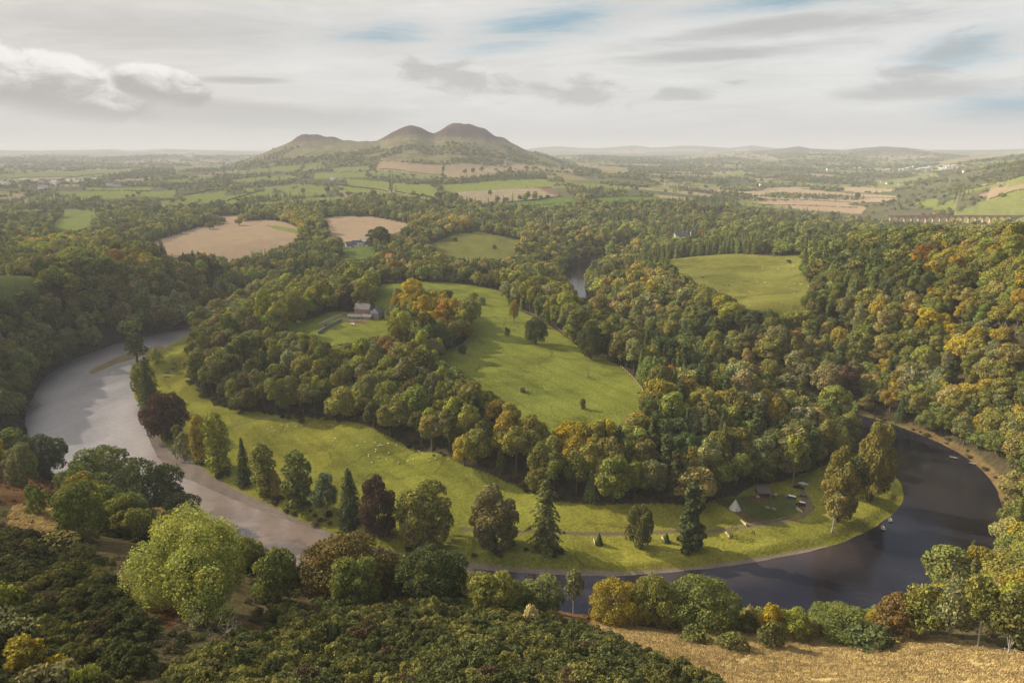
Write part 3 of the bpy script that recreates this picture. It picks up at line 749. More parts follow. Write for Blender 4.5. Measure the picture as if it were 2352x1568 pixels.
def p_bush(seed, W=3.2, H=2.3, n=900, size=.34, k=12, flatn=.6):
    rng = np.random.default_rng(seed)
    L = lobes_round(rng, W, H, -.5, k, .42)
    return cloud(L, n, size, rng, .75, -.2, flatn), trunk_of(rng, H, .3, .07, L, 5), W, H
def p_gorse(seed, W=2.3, H=1.5, n=1300, size=.20):
    rng = np.random.default_rng(seed)
    L = lobes_round(rng, W, H, -.5, 16, .34)
    return cloud(L, n, size, rng, .8, 0, .55), tube([(0, 0, -.5), (0, 0, .6)], [.05, .02]), W, H
def p_willow(seed):
    rng = np.random.default_rng(seed); L = []
    W, H = 32, 20
    for d in dirs(120, rng, -.3):
        az_ = math.atan2(d[1], d[0]); env = .80 + .20 * math.sin(az_ * 3 + 1) * (1 - abs(d[2])) + .10 * math.sin(az_ * 7)
        q = (.55 + .42 * rng.random()) * env; r = 2.0 * (.6 + .9 * rng.random())
        L.append((d[0] * W / 2 * q, d[1] * 9.0 * q, max(6.2 + d[2] * 10.5 * q + rng.normal() * .5, 1.2), r, r * 1.3))
    L = np.array(L)
    leaves = cloud(L, 72000, .3, rng, .55, -.9, .8)
    parts = []
    for i in range(9):
        a = i * .7 + rng.random(); e = L[rng.integers(len(L) - 1)]
        parts.append(tube([(math.cos(a) * 1.2, math.sin(a) * 1.2, -1.5), (e[0] * .35, e[1] * .35, e[2] * .5), (e[0] * .75, e[1] * .75, e[2] * .85)], [.5, .32, .08], 6))
        for q in range(3):
            f = L[rng.integers(len(L) - 1)]
            parts.append(tube([(e[0] * .35, e[1] * .35, e[2] * .5), ((e[0] * .35 + f[0]) / 2, (e[1] * .35 + f[1]) / 2, (e[2] * .5 + f[2]) / 2 + 1), (f[0], f[1], f[2])], [.22, .13, .04], 5))
    return leaves, join(parts), W, H
def branches(seed, W, H, n0=5, r=.22, depth=3):
    rng = np.random.default_rng(seed); parts = []
    def go(p, d, l, r, k):
        q = p + d * l; mid = p + d * l * .5 + Vector(rng.normal(size=3)) * l * .1
        parts.append(tube([tuple(p), tuple(mid), tuple(q)], [r, r * .75, r * .5], 5))
        if k == 0: return
        for _ in range(3):
            nd = (d * 1.0 + Vector(rng.normal(size=3)) * .75 + Vector((0, 0, .12))).normalized()
            go(q, nd, l * (.55 + .25 * rng.random()), r * .5, k - 1)
    go(Vector((0, 0, -.5)), Vector((0, 0, 1)), H * .35, r, 0)
    for i in range(n0):
        a = i * 6.28 / n0 + rng.random()
        go(Vector((0, 0, H * (.2 + .1 * rng.random()))), Vector((math.cos(a) * .8, math.sin(a) * .8, .6)).normalized(), H * .3, r * .6, depth)
    return join(parts)
def p_grass(seed, n=90, W=1.5, H=.75):
    rng = np.random.default_rng(seed)
    p = (rng.random((n, 2)) - .5) * W; lean = np.array([.35, -.1]) + rng.normal(size=(n, 2)) * .22; h = H * (.6 + .6 * rng.random(n)); w = .035 + .03 * rng.random(n); a = rng.random(n) * 6.28
    ca, sa = np.cos(a) * w, np.sin(a) * w
    V = np.stack([np.c_[p[:, 0] - ca, p[:, 1] - sa, -.1 + 0 * h], np.c_[p[:, 0] + ca, p[:, 1] + sa, -.1 + 0 * h], np.c_[p[:, 0] + ca * .8 + lean[:, 0] * h * .5, p[:, 1] + sa * .8 + lean[:, 1] * h * .5, h * .7], np.c_[p[:, 0] - ca * .4 + lean[:, 0] * h, p[:, 1] - sa * .4 + lean[:, 1] * h, h]], 1).reshape(-1, 3)
    return (V, np.arange(n * 4).reshape(-1, 4)), None, W, H

PROTO = {}
def proto(key, gen, bark=BARK, leaf=LEAF):
    (lv, lf), tr, W, H = gen
    d = dict(W=W, H=H, bark=bark, leaf=leaf)
    d['crown'] = mesh_np('crown', lv, lf); d['crown'].materials.append(leaf)
    if tr is not None:
        tv, tf = np.asarray(tr[0], float), np.asarray(tr[1], int)
        d['trunk'] = mesh_np('trunk', tv, tf, True); d['trunk'].materials.append(bark)
        V = np.concatenate([tv, lv]); F = np.concatenate([tf, lf + len(tv)])
        me = mesh_np('tree', V, F); me.materials.append(bark); me.materials.append(leaf)
        me.polygons.foreach_set('material_index', np.r_[np.zeros(len(tf), int), np.ones(len(lf), int)].astype(np.int32))
        d['whole'] = me
    else:
        d['whole'] = d['crown']
    d['W'] = float(2 * np.percentile(np.hypot(lv[:, 0], lv[:, 1]), 97)) if key != 'willow' else W * .9; d['H'] = float(np.percentile(lv[:, 2], 99.7))
    PROTO[key] = d
# near detail
for i, (W, H) in enumerate(((13, 14.5), (14, 15), (12, 15.5))): proto('round%d' % i, p_round(10 + i, W, H, n=9000, size=.62, k=30, rl=.30))
for i in range(3): proto('tall%d' % i, p_tall(20 + i, n=6000, size=.62, W=9 + i * .6, H=20 - i, base=5 + i))
proto('oak', p_round(31, 17, 15, -.8, 26000, .38, 60, .21, .5, 1.0, .8))
proto('skirt', p_round(33, 15, 17, -2.5, 12000, .55, 46, .25, .5))
proto('beech', p_round(32, 20, 18, -2.5, 20000, .55, 50, .24, .6))
proto('column0', p_column(41)); proto('column1', p_column(42, W=8.5, n=5200))
proto('dome', p_round(43, 14, 20, -3.0, 15000, .5, 48, .24, .5, 1.0, .65))
proto('conifer0', p_conifer(51), leaf=NEEDLE); proto('conifer1', p_conifer(52, W=8, H=21, n=4200, levels=20, ragged=.35), leaf=NEEDLE)
proto('yew', p_conifer(53, W=10, H=20, n=9000, levels=24, ragged=.22, droop=.4, base=.3, pw=.45, size=.55), leaf=NEEDLE)
proto('fir', p_fir(54, n=11000, size=.65), leaf=NEEDLE); proto('pine', p_fir(55, W=10, H=17, n=2600, size=.7, base=5.5), leaf=NEEDLE)
proto('cedar', p_conifer(56, W=13, H=30, n=9500, levels=15, ragged=.55, droop=.42, base=2, pw=.42, size=.75), leaf=NEEDLE)
proto('birch0', p_birch(61), PALEBARK); proto('birch1', p_birch(62, lean=1.2), PALEBARK); proto('birch2', p_birch(63, W=9, H=13, n=4200, base=.8, lean=.8), PALEBARK)
proto('bush0', p_bush(71)); proto('bush1', p_bush(72, n=1300, size=.3, k=16)); proto('thinbush', p_bush(73, n=380, size=.22, k=14, flatn=1.2))
proto('gorse0', p_gorse(81)); proto('gorse1', p_gorse(82)); proto('gorse2', p_gorse(83, W=2.8, H=1.7))
proto('willow', p_willow(91))
proto('grass0', p_grass(95)); proto('grass1', p_grass(96))
# middle distance and far away
for i in range(3): proto('mround%d' % i, p_round(110 + i, 12.5, 14.5, n=1700, size=1.15, k=22, rl=.34))
for i in range(2): proto('mtall%d' % i, p_tall(120 + i, n=1500, size=1.1, W=9.5, H=19, base=4))
for i in range(2): proto('mconifer%d' % i, p_conifer(130 + i, n=900, size=1.15, levels=11), leaf=NEEDLE)
for i in range(2): proto('fround%d' % i, p_round(140 + i, 14, 13, n=330, size=2.6, k=12, rl=.42, base=.5))
proto('fconifer0', p_conifer(150, n=240, size=2.2, levels=8), leaf=NEEDLE)
print('protos', time.time() - T0)

# scatter through geometry nodes: only for what nobody could count
def scatter(name, keys, pts, rot, scl, idx, tint, label, category):
    pc = bpy.data.collections.new(name + ' sources')
    for i, k in enumerate(keys):
        o = bpy.data.objects.new('%02d %s' % (i, k), PROTO[k]['whole']); pc.objects.link(o)
    n = len(pts)
    me = bpy.data.meshes.new(name); me.vertices.add(n); me.vertices.foreach_set('co', np.asarray(pts, np.float32).ravel())
    a = me.attributes.new('rot', 'FLOAT_VECTOR', 'POINT'); a.data.foreach_set('vector', np.c_[np.zeros(n), np.zeros(n), rot].astype(np.float32).ravel())
    a = me.attributes.new('scl', 'FLOAT_VECTOR', 'POINT'); a.data.foreach_set('vector', np.asarray(scl, np.float32).ravel())
    a = me.attributes.new('idx', 'INT', 'POINT'); a.data.foreach_set('value', np.asarray(idx, np.int32))
    a = me.attributes.new('tint', 'FLOAT_COLOR', 'POINT'); a.data.foreach_set('color', np.c_[tint, np.ones(n)].astype(np.float32).ravel())
    o = bpy.data.objects.new(name, me); COL.objects.link(o)
    ng = bpy.data.node_groups.new(name, 'GeometryNodeTree')
    ng.interface.new_socket('Geometry', in_out='INPUT', socket_type='NodeSocketGeometry'); ng.interface.new_socket('Geometry', in_out='OUTPUT', socket_type='NodeSocketGeometry')
    gi = ng.nodes.new('NodeGroupInput'); go = ng.nodes.new('NodeGroupOutput'); L = ng.links
    ci = ng.nodes.new('GeometryNodeCollectionInfo'); ci.inputs['Collection'].default_value = pc; ci.inputs['Separate Children'].default_value = True; ci.inputs['Reset Children'].default_value = True
    ip = ng.nodes.new('GeometryNodeInstanceOnPoints'); ip.inputs['Pick Instance'].default_value = True
    def na(nm, t):
        q = ng.nodes.new('GeometryNodeInputNamedAttribute'); q.data_type = t; q.inputs['Name'].default_value = nm
        return [s for s in q.outputs if s.enabled and s.name == 'Attribute'][0]
    L.new(gi.outputs[0], ip.inputs['Points']); L.new(ci.outputs[0], ip.inputs['Instance'])
    L.new(na('idx', 'INT'), ip.inputs['Instance Index']); L.new(na('scl', 'FLOAT_VECTOR'), ip.inputs['Scale'])
    e2r = ng.nodes.new('FunctionNodeEulerToRotation'); L.new(na('rot', 'FLOAT_VECTOR'), e2r.inputs[0]); L.new(e2r.outputs[0], ip.inputs['Rotation'])
    L.new(ip.outputs[0], go.inputs[0])
    md = o.modifiers.new('scatter', 'NODES'); md.node_group = ng
    o['kind'] = 'stuff'; o['label'] = label; o['category'] = category
    return o

# ---------------------------------------------------------------- single trees
KIND = {  # proto -> (object name, category, phrase)
 'round': ('broadleaf_tree', 'broadleaf tree', 'round-crowned broadleaf'), 'tall': ('broadleaf_tree', 'broadleaf tree', 'tall broadleaf'), 'mroun': ('broadleaf_tree', 'broadleaf tree', 'round-crowned broadleaf'),
 'mtall': ('broadleaf_tree', 'broadleaf tree', 'tall broadleaf'), 'conif': ('conifer_tree', 'conifer', 'spiky conifer'), 'mconi': ('conifer_tree', 'conifer', 'spiky conifer'), 'fir': ('fir_tree', 'conifer', 'ragged fir'),
 'pine': ('pine_tree', 'conifer', 'scraggy pine'), 'birch': ('birch_tree', 'birch', 'pale-stemmed birch'), 'yew': ('conifer_tree', 'conifer', 'dense conifer'), 'oak': ('oak_tree', 'oak', 'oak'), 'beech': ('beech_tree', 'beech', 'beech'),
 'colum': ('lime_tree', 'broadleaf tree', 'columnar'), 'dome': ('broadleaf_tree', 'broadleaf tree', 'domed'), 'cedar': ('cedar_tree', 'conifer', 'cedar'), 'bush': ('bush', 'bush', 'bush'), 'thinb': ('bush', 'bush', 'bush'), 'skirt': ('broadleaf_tree', 'broadleaf tree', 'broad'), 'willo': ('willow_tree', 'willow', 'willow'), 'gorse': ('gorse_bush', 'bush', 'gorse')}
def _lift(c, k): return tuple(min(.5, v * k * w) for v, w in zip(c, (1.06, 1.03, .85)))
C = {}
def kindof(k):
    for a, b in KIND.items():
        if k.startswith(a): return b
LANDM = []
def new_tree(key, x, y, z, sw, sh, rot, tint, label, group=None):
    p = PROTO[key]; nm, cat, _ = kindof(key)
    e = bpy.data.objects.new(nm, None); e.empty_display_size = .5; COL.objects.link(e)
    e.location = (x, y, z); e.rotation_euler = (0, 0, rot); e.scale = (sw, sw, sh)
    c = bpy.data.objects.new('crown', p['crown']); COL.objects.link(c); c.parent = e; c['tint'] = [float(t) for t in tint]
    t = bpy.data.objects.new('trunk', p['trunk']); COL.objects.link(t); t.parent = e
    e['label'] = label; e['category'] = cat
    if group: e['group'] = group
    return e
PLACED = []   # x, y, radius of hand-placed trees, so that the woods leave them room
def tree_px(key, x0, x1, ytop, ybase, tint, label, rot=None, group=None, zoff=0.0):
    xm = (x0 + x1) / 2
    X, Y, Z = ground(xm, ybase); X, Y, Z = float(X[0]), float(Y[0]), float(Z[0]) + zoff
    dist = math.sqrt(X * X + Y * Y + (CAMZ - Z) ** 2)
    dep = math.atan2(CAMZ - Z, math.hypot(X, Y))
    f = Y * math.cos(PITCH) + (CAMZ - Z) * math.sin(PITCH)
    p = PROTO[key]
    wid = (x1 - x0) * f / FOC
    # solve height so that the top projects on ytop
    lo, hi = 0.3, 60
    for _ in range(30):
        h = (lo + hi) / 2
        _, py = project(X, Y + wid * .15, Z + h * .97)
        if py > ytop: lo = h
        else: hi = h
    rng = random.Random(int(x0 * 7 + ytop))
    sw = wid / (p['W'] * 1.06)
    o = new_tree(key, X, Y, Z, sw, h / p['H'], rng.uniform(0, 6.28) if rot is None else rot, tint, label, group)
    PLACED.append((X, Y, wid * .42))
    return o
C = dict(olive=(.082,.085,.024), green=(.064,.076,.024), dark=(.034,.042,.018), lime=(.15,.165,.033), yellow=(.34,.27,.03), gold=(.20,.165,.032), orange=(.27,.165,.03), rust=(.13,.085,.03), red=(.25,.07,.035),
         brown=(.074,.068,.032), maroon=(.060,.038,.030), grey=(.086,.091,.046), blue=(.068,.088,.048), darkolive=(.052,.055,.020), tawny=(.112,.100,.038), willow=(.165,.18,.05), straw=(.21,.17,.085))
C = {k: _lift(v, 1.0 if k in ('yellow','orange','red') else {'maroon': 1.5, 'willow': 1.9, 'lime': 1.6, 'gold': 1.45}.get(k, 2.4)) for k, v in C.items()}
C['clump'] = (.21, .185, .045); C['rusty'] = (.17, .115, .04); C['autumn'] = (.15, .12, .04)
COLW_RUSTY = 1
HAND = [
 ('pine',290,342,764,834,'dark','scraggy dark pine standing on the spit beside the river islet'),
 ('bush1',345,374,800,832,'lime','small yellow-green tree on the meadow corner right of the scraggy pine'),
 ('column1',306,346,834,912,'olive','olive broadleaf between the river and the dark cone-shaped tree'),
 ('yew',322,378,822,950,'dark','big dark cone-shaped conifer on the bank above the maroon beech'),
 ('beech',334,438,901,1006,'maroon','large rounded maroon copper beech at the river edge'),
 ('bush0',366,400,960,1008,'olive','small olive tree in front of the large maroon beech'),
 ('birch0',398,425,975,1030,'olive','slim pale olive tree right of the large maroon beech'),
 ('bush1',400,440,992,1052,'grey','grey-olive bush between the maroon beech and the yellow-topped lime'),
 ('column0',442,486,955,1062,'gold','narrow golden lime, first of the riverside pair'),
 ('column1',472,536,948,1085,'lime','broad yellow-topped lime, second of the riverside pair'),
 ('conifer1',543,585,1006,1108,'dark','near-black spruce with bare leader in the meadow row'),
 ('column0',578,641,1019,1138,'olive','olive columnar tree just right of the black spruce'),
 ('bush1',620,651,1078,1142,'tawny','small reddish-brown tree between two olive columns'),
 ('column1',650,723,1036,1162,'green','dark olive columnar tree left of the pale green one'),
 ('birch2',716,782,1085,1188,'blue','pale bluish green loose tree touching the dark cone'),
 ('yew',776,837,1076,1204,'dark','dark green cone-shaped conifer beside the purple beech'),
 ('dome',828,918,1096,1232,'maroon','tall purple-brown beech between the dark cone and the golden tree'),
 ('skirt',912,1050,1103,1246,'olive','wide olive and gold tree with brown skirts in the meadow row'),
 ('skirt',925,1010,1160,1256,'tawny','brown-leaved lower tree in front of the wide golden one'),
 ('dome',1078,1198,1118,1256,'brown','big dome-shaped brown-olive tree alone on the meadow'),
 ('cedar',1211,1293,1088,1262,'darkolive','tall ragged cedar standing right of the dome-shaped tree'),
 ('skirt',1432,1500,1158,1258,'darkolive','short stout dark-olive tree alone near the track'),
 ('fir',1553,1617,1110,1262,'dark','tall dark fir standing alone beside the track'),
 ('dome',1955,2040,970,1150,'clump','highest golden tree of the clump by the river bend'),
 ('dome',1880,1965,1032,1196,'clump','golden tree at the left of the clump by the river bend'),
 ('birch1',1884,1936,1130,1222,'tawny','white-stemmed leaning birch in front of the golden clump'),
 ('tall1',1920,1985,1050,1185,'dark','dark tree in the shade between the two golden trees'),
 ('birch1',1795,1848,1000,1112,'lime','yellow-green tree with a bent pale stem above the parked cars'),
 ('oak',1202,1259,729,790,'dark','lone dark oak in the middle of the upper meadow'),
 ('oak',1322,1392,747,823,'dark','second dark oak, at the edge of the upper meadow'),
 ('dome',437,486,713,774,'darkolive','rounded dark tree at the river corner where the far reach disappears'),
 ('oak',643,714,669,742,'olive','spreading olive oak on the lawn left of the pink house'),
 ('dome',776,813,672,715,'maroon','round purple beech behind the pink house'),
 ('dome',808,866,648,714,'olive','tall olive-gold tree right behind the pink house'),
 ('column0',590,634,668,775,'lime','tall lime-green poplar left of the house lawn'),
 ('column1',560,600,690,760,'olive','olive poplar beside the tall lime-green one'),
 ('dome',840,900,522,570,'dark','dark evergreen clump right of the white farmhouse'),
 ('conifer1',1000,1025,668,708,'dark','dark conifer rising behind the orange grove'),
 ('round0',880,912,580,612,'red','deep red tree in the wood below the farm'),
 ('round1',889,920,598,640,'orange','bright orange tree just below the deep red one'),
 ('round0',240,292,572,612,'rust','rusty red tree on the skyline of the left wood'),
 ('round2',1790,1846,758,818,'rust','rust-orange rounded tree in the right wood'),
 ('round0',1893,1948,752,822,'gold','golden rounded tree right of the rust-orange one'),
 ('round1',1168,1192,690,740,'gold','small golden tree at the corner of the upper meadow'),
 ('round1',1600,1625,528,556,'orange','orange tree beside the turreted mansion'),
 # hillside in front
 ('round2',-20,75,985,1062,'green','dark green oak at the left edge behind the grey birch'),
 ('oak',55,160,998,1092,'dark','spreading dark oak against the pale river at far left'),
 ('dome',20,92,1020,1116,'grey','domed grey-brown hazy tree standing above the bracken'),
 ('oak',150,330,1025,1165,'green','broad green oak, highest of the thicket by the river'),
 ('oak',255,432,1055,1215,'dark','dark spreading oak at the right of the river thicket'),
 ('skirt',140,250,1105,1235,'green','mid-green round tree at the lower left of the thicket'),
 ('oak',330,470,1130,1235,'darkolive','low dark oak reaching out towards the river'),
 ('bush1',60,125,1110,1180,'green','small bright green shrub at the bracken edge'),
 ('bush0',145,185,1165,1200,'lime','small lime bush left of the thicket'),
 ('thinbush',180,235,1190,1250,'olive','round yellowish bush below the thicket'),
 ('willow',250,668,1165,1395,'willow','huge pale green willow filling the slope above the river'),
 ('skirt',580,690,1260,1375,'green','green tree hugging the right side of the huge willow'),
 ('oak',692,915,1222,1378,'autumn','broad brown and green oak with autumn top right of the willow'),
 ('skirt',760,880,1275,1395,'green','green tree at the foot of the brown-topped oak'),
 ('oak',900,1080,1252,1385,'dark','dark green oak thicket above the gorse knoll'),
 ('skirt',1070,1190,1310,1405,'olive','olive tree between the dark oak and the dead tree'),
 ('birch0',1293,1340,1308,1410,'grey','slender grey birch standing in the bracken'),
 ('skirt',1190,1300,1322,1400,'green','low green tree behind the bleached dead tree'),
 ('oak',1345,1475,1325,1438,'gold','gold-topped oak above the bracken'),
 ('oak',1440,1560,1318,1442,'olive','olive oak with orange tips beside the gold-topped oak'),
 ('oak',1525,1695,1322,1450,'green','wide dark green oak at the right end of the oak clump'),
 ('round0',1738,1795,1385,1465,'yellow','bright yellow tree at the edge of the dark pool'),
 ('round1',1785,1860,1398,1470,'lime','lime and yellow tree right of the bright yellow one'),
 ('bush0',1695,1750,1395,1448,'tawny','thin straw-coloured bush left of the bright yellow tree'),
 ('bush1',1730,1800,1420,1490,'darkolive','dark bush under the bright yellow tree'),
 ('oak',1850,2005,1392,1468,'green','long low green hawthorn above the dry grass'),
 ('round0',2000,2100,1362,1465,'rusty','rusty orange tree over the pool near bank'),
 ('birch2',2060,2160,1340,1465,'olive','leaning olive birch left of the birch grove'),
 ('birch2',2130,2225,1325,1472,'grey','grey-green birch with pale stem beside the dry grass'),
 ('birch1',2200,2290,1330,1490,'olive','tall olive birch with slanting white stem'),
 ('birch2',2260,2370,1345,1500,'darkolive','dark olive birch at the bottom right corner'),
 ('bush1',1940,2060,1430,1490,'dark','dark broom bush at the edge of the dry grass'),
 ('bush0',1560,1640,1440,1478,'darkolive','low dark bush on the dry grass below the oaks'),
 ('bush1',1640,1720,1448,1492,'darkolive','dark bush left of the lime tree, on the grass edge'),
 ('thinbush',-30,88,1385,1480,'grey','grey leafless bush at the left edge above the gorse'),
 ('birch0',22,112,1460,1560,'gold','young birch with sparse golden leaves at bottom left'),
 ('bush1',40,190,1510,1600,'brown','brown bush in the bottom left corner'),
 ('bush0',100,165,1505,1560,'yellow','yellow bush behind the brown one at bottom left'),
 ('bush0',155,235,1525,1590,'lime','bright green-yellow bush at the bottom left'),
 ('bush1',-25,52,1328,1400,'lime','yellow-green bush at the left edge beside the gorse'),
 ('thinbush',85,185,1215,1260,'tawny','leafless brown scrub on the dry grass patch'),
 ('bush1',1195,1245,1390,1438,'straw','pale straw-coloured bush at the top of the gorse'),
 # small ones on the upper meadow
 ('bush0',1158,1172,752,770,'darkolive','small shrub left of the lone oak in the upper meadow'),
 ('bush1',1052,1074,792,812,'dark','small round dark shrub near the orange grove'),
 ('bush0',925,942,658,674,'dark','small dark tree in the top of the upper meadow'),
 ('bush0',1040,1052,545,554,'dark','small dark shrub alone in the far meadow'), ('bush1',1130,1142,562,572,'dark','low dark tree at the right of the far meadow'),
 ('bush0',1806,1818,596,604,'dark','small dark bush alone in the right-hand meadow'),
 ('bush1',1075,1100,672,688,'olive','olive shrub island in the upper meadow'), ('thinbush',1068,1120,686,698,'tawny','low reddish shrub bed in the upper meadow'),
 ('bush1',1100,1116,682,700,'blue','greyish shrub at the end of the reddish bed'),
]
BLUE = {'fir', 'pine'}
for row in HAND:
    tree_px(row[0], row[1], row[2], row[3], row[4], C[row[5]], row[6])
# a bleached dead tree and bare scrub
DEADM = plain('bleached wood', (.36, .32, .27), .9, noise=.3)
def dead(x0, x1, yt, yb, label, seed, name='dead_tree', r=.22):
    X, Y, Z = ground((x0 + x1) / 2, yb); X, Y, Z = float(X[0]), float(Y[0]), float(Z[0])
    f = Y * math.cos(PITCH) + (CAMZ - Z) * math.sin(PITCH); H = (yb - yt) * f / FOC * 1.15
    v, fc = branches(seed, 1, H, r=r)
    w = v[:, 0].max() - v[:, 0].min(); k = (x1 - x0) * f / FOC / w; v[:, :2] *= k
    me = mesh_np(name, v, fc, True); me.materials.append(DEADM); o = bpy.data.objects.new(name, me); COL.objects.link(o); o.location = (X, Y, Z)
    o['label'] = label; o['category'] = name.replace('_', ' ')
dead(1180, 1290, 1296, 1400, 'bleached leafless tree with spreading branches above the gorse', 5)
dead(228, 290, 1290, 1345, 'bare twiggy shrub at the left foot of the willow', 6, 'dead_shrub', .08)
dead(480, 560, 1400, 1475, 'bare grey scrub on the slope below the willow', 7, 'dead_shrub', .07)
dead(400, 470, 1400, 1460, 'bare brown scrub at the gully below the willow', 8, 'dead_shrub', .07)
dead(262, 300, 1175, 1225, 'dead branches showing among the dark thicket', 9, 'dead_tree', .14)
print('hand trees', time.time() - T0)

# ---------------------------------------------------------------- the woods
SPOT = [ # photo x, y, rx, ry, colours, share
 (1000,715,60,35,['gold','gold','gold','yellow','orange'],.85),(1040,765,60,40,['olive','gold','gold','green'],.8),(930,690,30,30,['gold','yellow'],.7),
 (2150,735,62,22,['yellow','yellow','gold'],.7),(2010,720,40,16,['yellow','gold'],.5),(2330,790,25,40,['gold','yellow','tawny'],.5),(2250,800,110,60,['gold','tawny','grey','olive'],.7),(2110,840,90,50,['gold','tawny','olive','grey'],.6),
 (2170,600,70,30,['gold','orange','olive','gold'],.6),(2340,600,30,60,['gold','olive'],.5),(2080,800,50,30,['green','dark'],.6),
 (1515,885,32,45,['orange','gold','gold'],.6),(1620,900,45,30,['gold','gold','green'],.5),(1780,930,60,40,['gold','tawny','grey'],.6),(1490,640,60,30,['gold','tawny','olive'],.6),(1450,660,70,40,['tawny','gold','olive'],.4),
 (1165,965,60,40,['yellow','gold','gold'],.85),(1250,965,30,22,['gold','gold','orange'],.6),(1345,990,70,45,['gold','yellow','yellow','orange'],.85),(1440,985,40,25,['gold','olive','tawny'],.5),(1275,1045,22,30,['orange','tawny'],.7),
 (110,650,60,20,['lime','olive'],.5),(150,560,110,25,['lime','olive','gold'],.45),(300,600,80,20,['gold','gold','olive'],.4),(870,830,60,30,['rust','tawny','olive'],.3),(560,720,70,25,['lime','olive'],.6),
 (700,690,60,20,['lime','olive'],.5),(740,870,30,30,['gold','olive'],.3),(1290,720,40,30,['lime','green'],.5),(1180,545,60,20,['olive','tawny'],.5),(1000,510,80,20,['olive','gold','tawny'],.5),(680,500,50,22,['tawny','olive','gold'],.7),
 (1330,580,40,20,['olive','tawny'],.4),(2200,940,160,120,['tawny','olive','gold','grey'],.6),(2320,1150,60,150,['olive','tawny','green'],.6),(1800,790,90,40,['tawny','olive','brown'],.4),(1650,700,40,30,['olive','gold','lime'],.5),
 (400,700,180,60,['brown','brown','grey','darkolive'],.55),(100,780,140,120,['brown','darkolive','brown','grey'],.5),(60,900,60,60,['darkolive','green'],.5),(800,1010,160,60,['grey','darkolive'],.4),(1930,900,60,50,['brown','grey','maroon'],.6)]
def region(px, py):
    if px < 600 and py > 600: return 'L'
    if py < 520: return 'F'
    if px < 860 and py < 640: return 'U'
    if 1470 < px < 1990 and py < 640 or (1900 < px < 2150 and py < 680): return 'C'
    if px > 1980 and py > 560: return 'S'
    if px > 1380: return 'R'
    if py > 880 and px > 1050: return 'W'
    if py > 640: return 'M'
    return 'B'
BASE = {'L': ['brown','darkolive','darkolive','olive','olive','green'], 'F': ['darkolive','olive','dark','green','grey'], 'U': ['darkolive','dark','green','olive','olive'], 'C': ['dark','dark','darkolive','green','green','olive'],
        'S': ['olive','darkolive','green','olive','tawny','olive','gold'], 'R': ['olive','darkolive','green','olive','dark','tawny','grey'], 'W': ['olive','darkolive','olive','green','olive','gold'], 'M': ['olive','grey','darkolive','green','olive','olive','lime'], 'B': ['darkolive','dark','olive','green','tawny']}
CON = {'L': .04, 'F': .3, 'U': .25, 'C': .5, 'S': .10, 'R': .22, 'W': .10, 'M': .06, 'B': .24}
def in_open(x, y):
    m = np.zeros(x.shape, bool)
    for P in OPEN.values(): m |= inpoly(x, y, P)
    for _, P in FP: m |= inpoly(x, y, P)
    g = inpoly(x, y, GROVE)
    return m & ~g
def make_woods():
    rng = np.random.default_rng(7)
    X = []; Y = []; S = []
    for r0, r1, s in ((200, 480, 8.4), (480, 800, 9.2), (800, 1250, 10.5), (1250, 1800, 12.0)):
        n = int(2 * r1 * math.sin(rad(47)) / s) + 2; m = int(r1 / s) + 2
        gx, gy = np.meshgrid(np.arange(-n // 2, n // 2) * s, np.arange(0, m) * s)
        gx = (gx + (np.arange(gx.shape[0]) % 2)[:, None] * s / 2 + rng.uniform(-.42, .42, gx.shape) * s).ravel(); gy = (gy + rng.uniform(-.42, .42, gy.shape) * s).ravel()
        r = np.hypot(gx, gy); a = np.degrees(np.arctan2(gx, gy))
        k = (r >= r0) & (r < r1) & (np.abs(a) < 46)
        X.append(gx[k]); Y.append(gy[k]); S.append(np.full(k.sum(), s))
    X, Y, S = map(np.concatenate, (X, Y, S))
    sd = river_sd(X, Y)
    ok = (sd > 3.0) & ~inpoly(X, Y, [(a * 1.0, b) for a, b in ISLET]) & ~in_open(X, Y) & ~inpoly(X, Y, FORE)
    X, Y, S = X[ok], Y[ok], S[ok]
    for (hx, hy, hr) in PLACED:
        k = (X - hx) ** 2 + (Y - hy) ** 2 > (hr + 1.5) ** 2
        X, Y, S = X[k], Y[k], S[k]
    # keep the viaduct, the farm and the mansion clear
    for (px, py, h, rr_) in ((2200, 530, 0, 60), (2300, 530, 0, 60), (2110, 530, 0, 55), (815, 566, 0, 32), (1580, 560, 0, 22)):
        a, b, _ = ground(px, py); k = (X - a) ** 2 + (Y - b) ** 2 > rr_ ** 2; X, Y, S = X[k], Y[k], S[k]
    k = (X > 190) & (Y < 620) & (Y > 250); ex = X[k] + rng.uniform(3, 5, k.sum()), Y[k] + rng.uniform(3, 5, k.sum())
    kk = (river_sd(*ex) > 3) & ~in_open(*ex); X = np.r_[X, ex[0][kk]]; Y = np.r_[Y, ex[1][kk]]; S = np.r_[S, np.full(kk.sum(), 7.0)]
    Z = tz(X, Y)
    return X, Y, Z, S, rng
WX, WY, WZ, WS, wrng = make_woods()
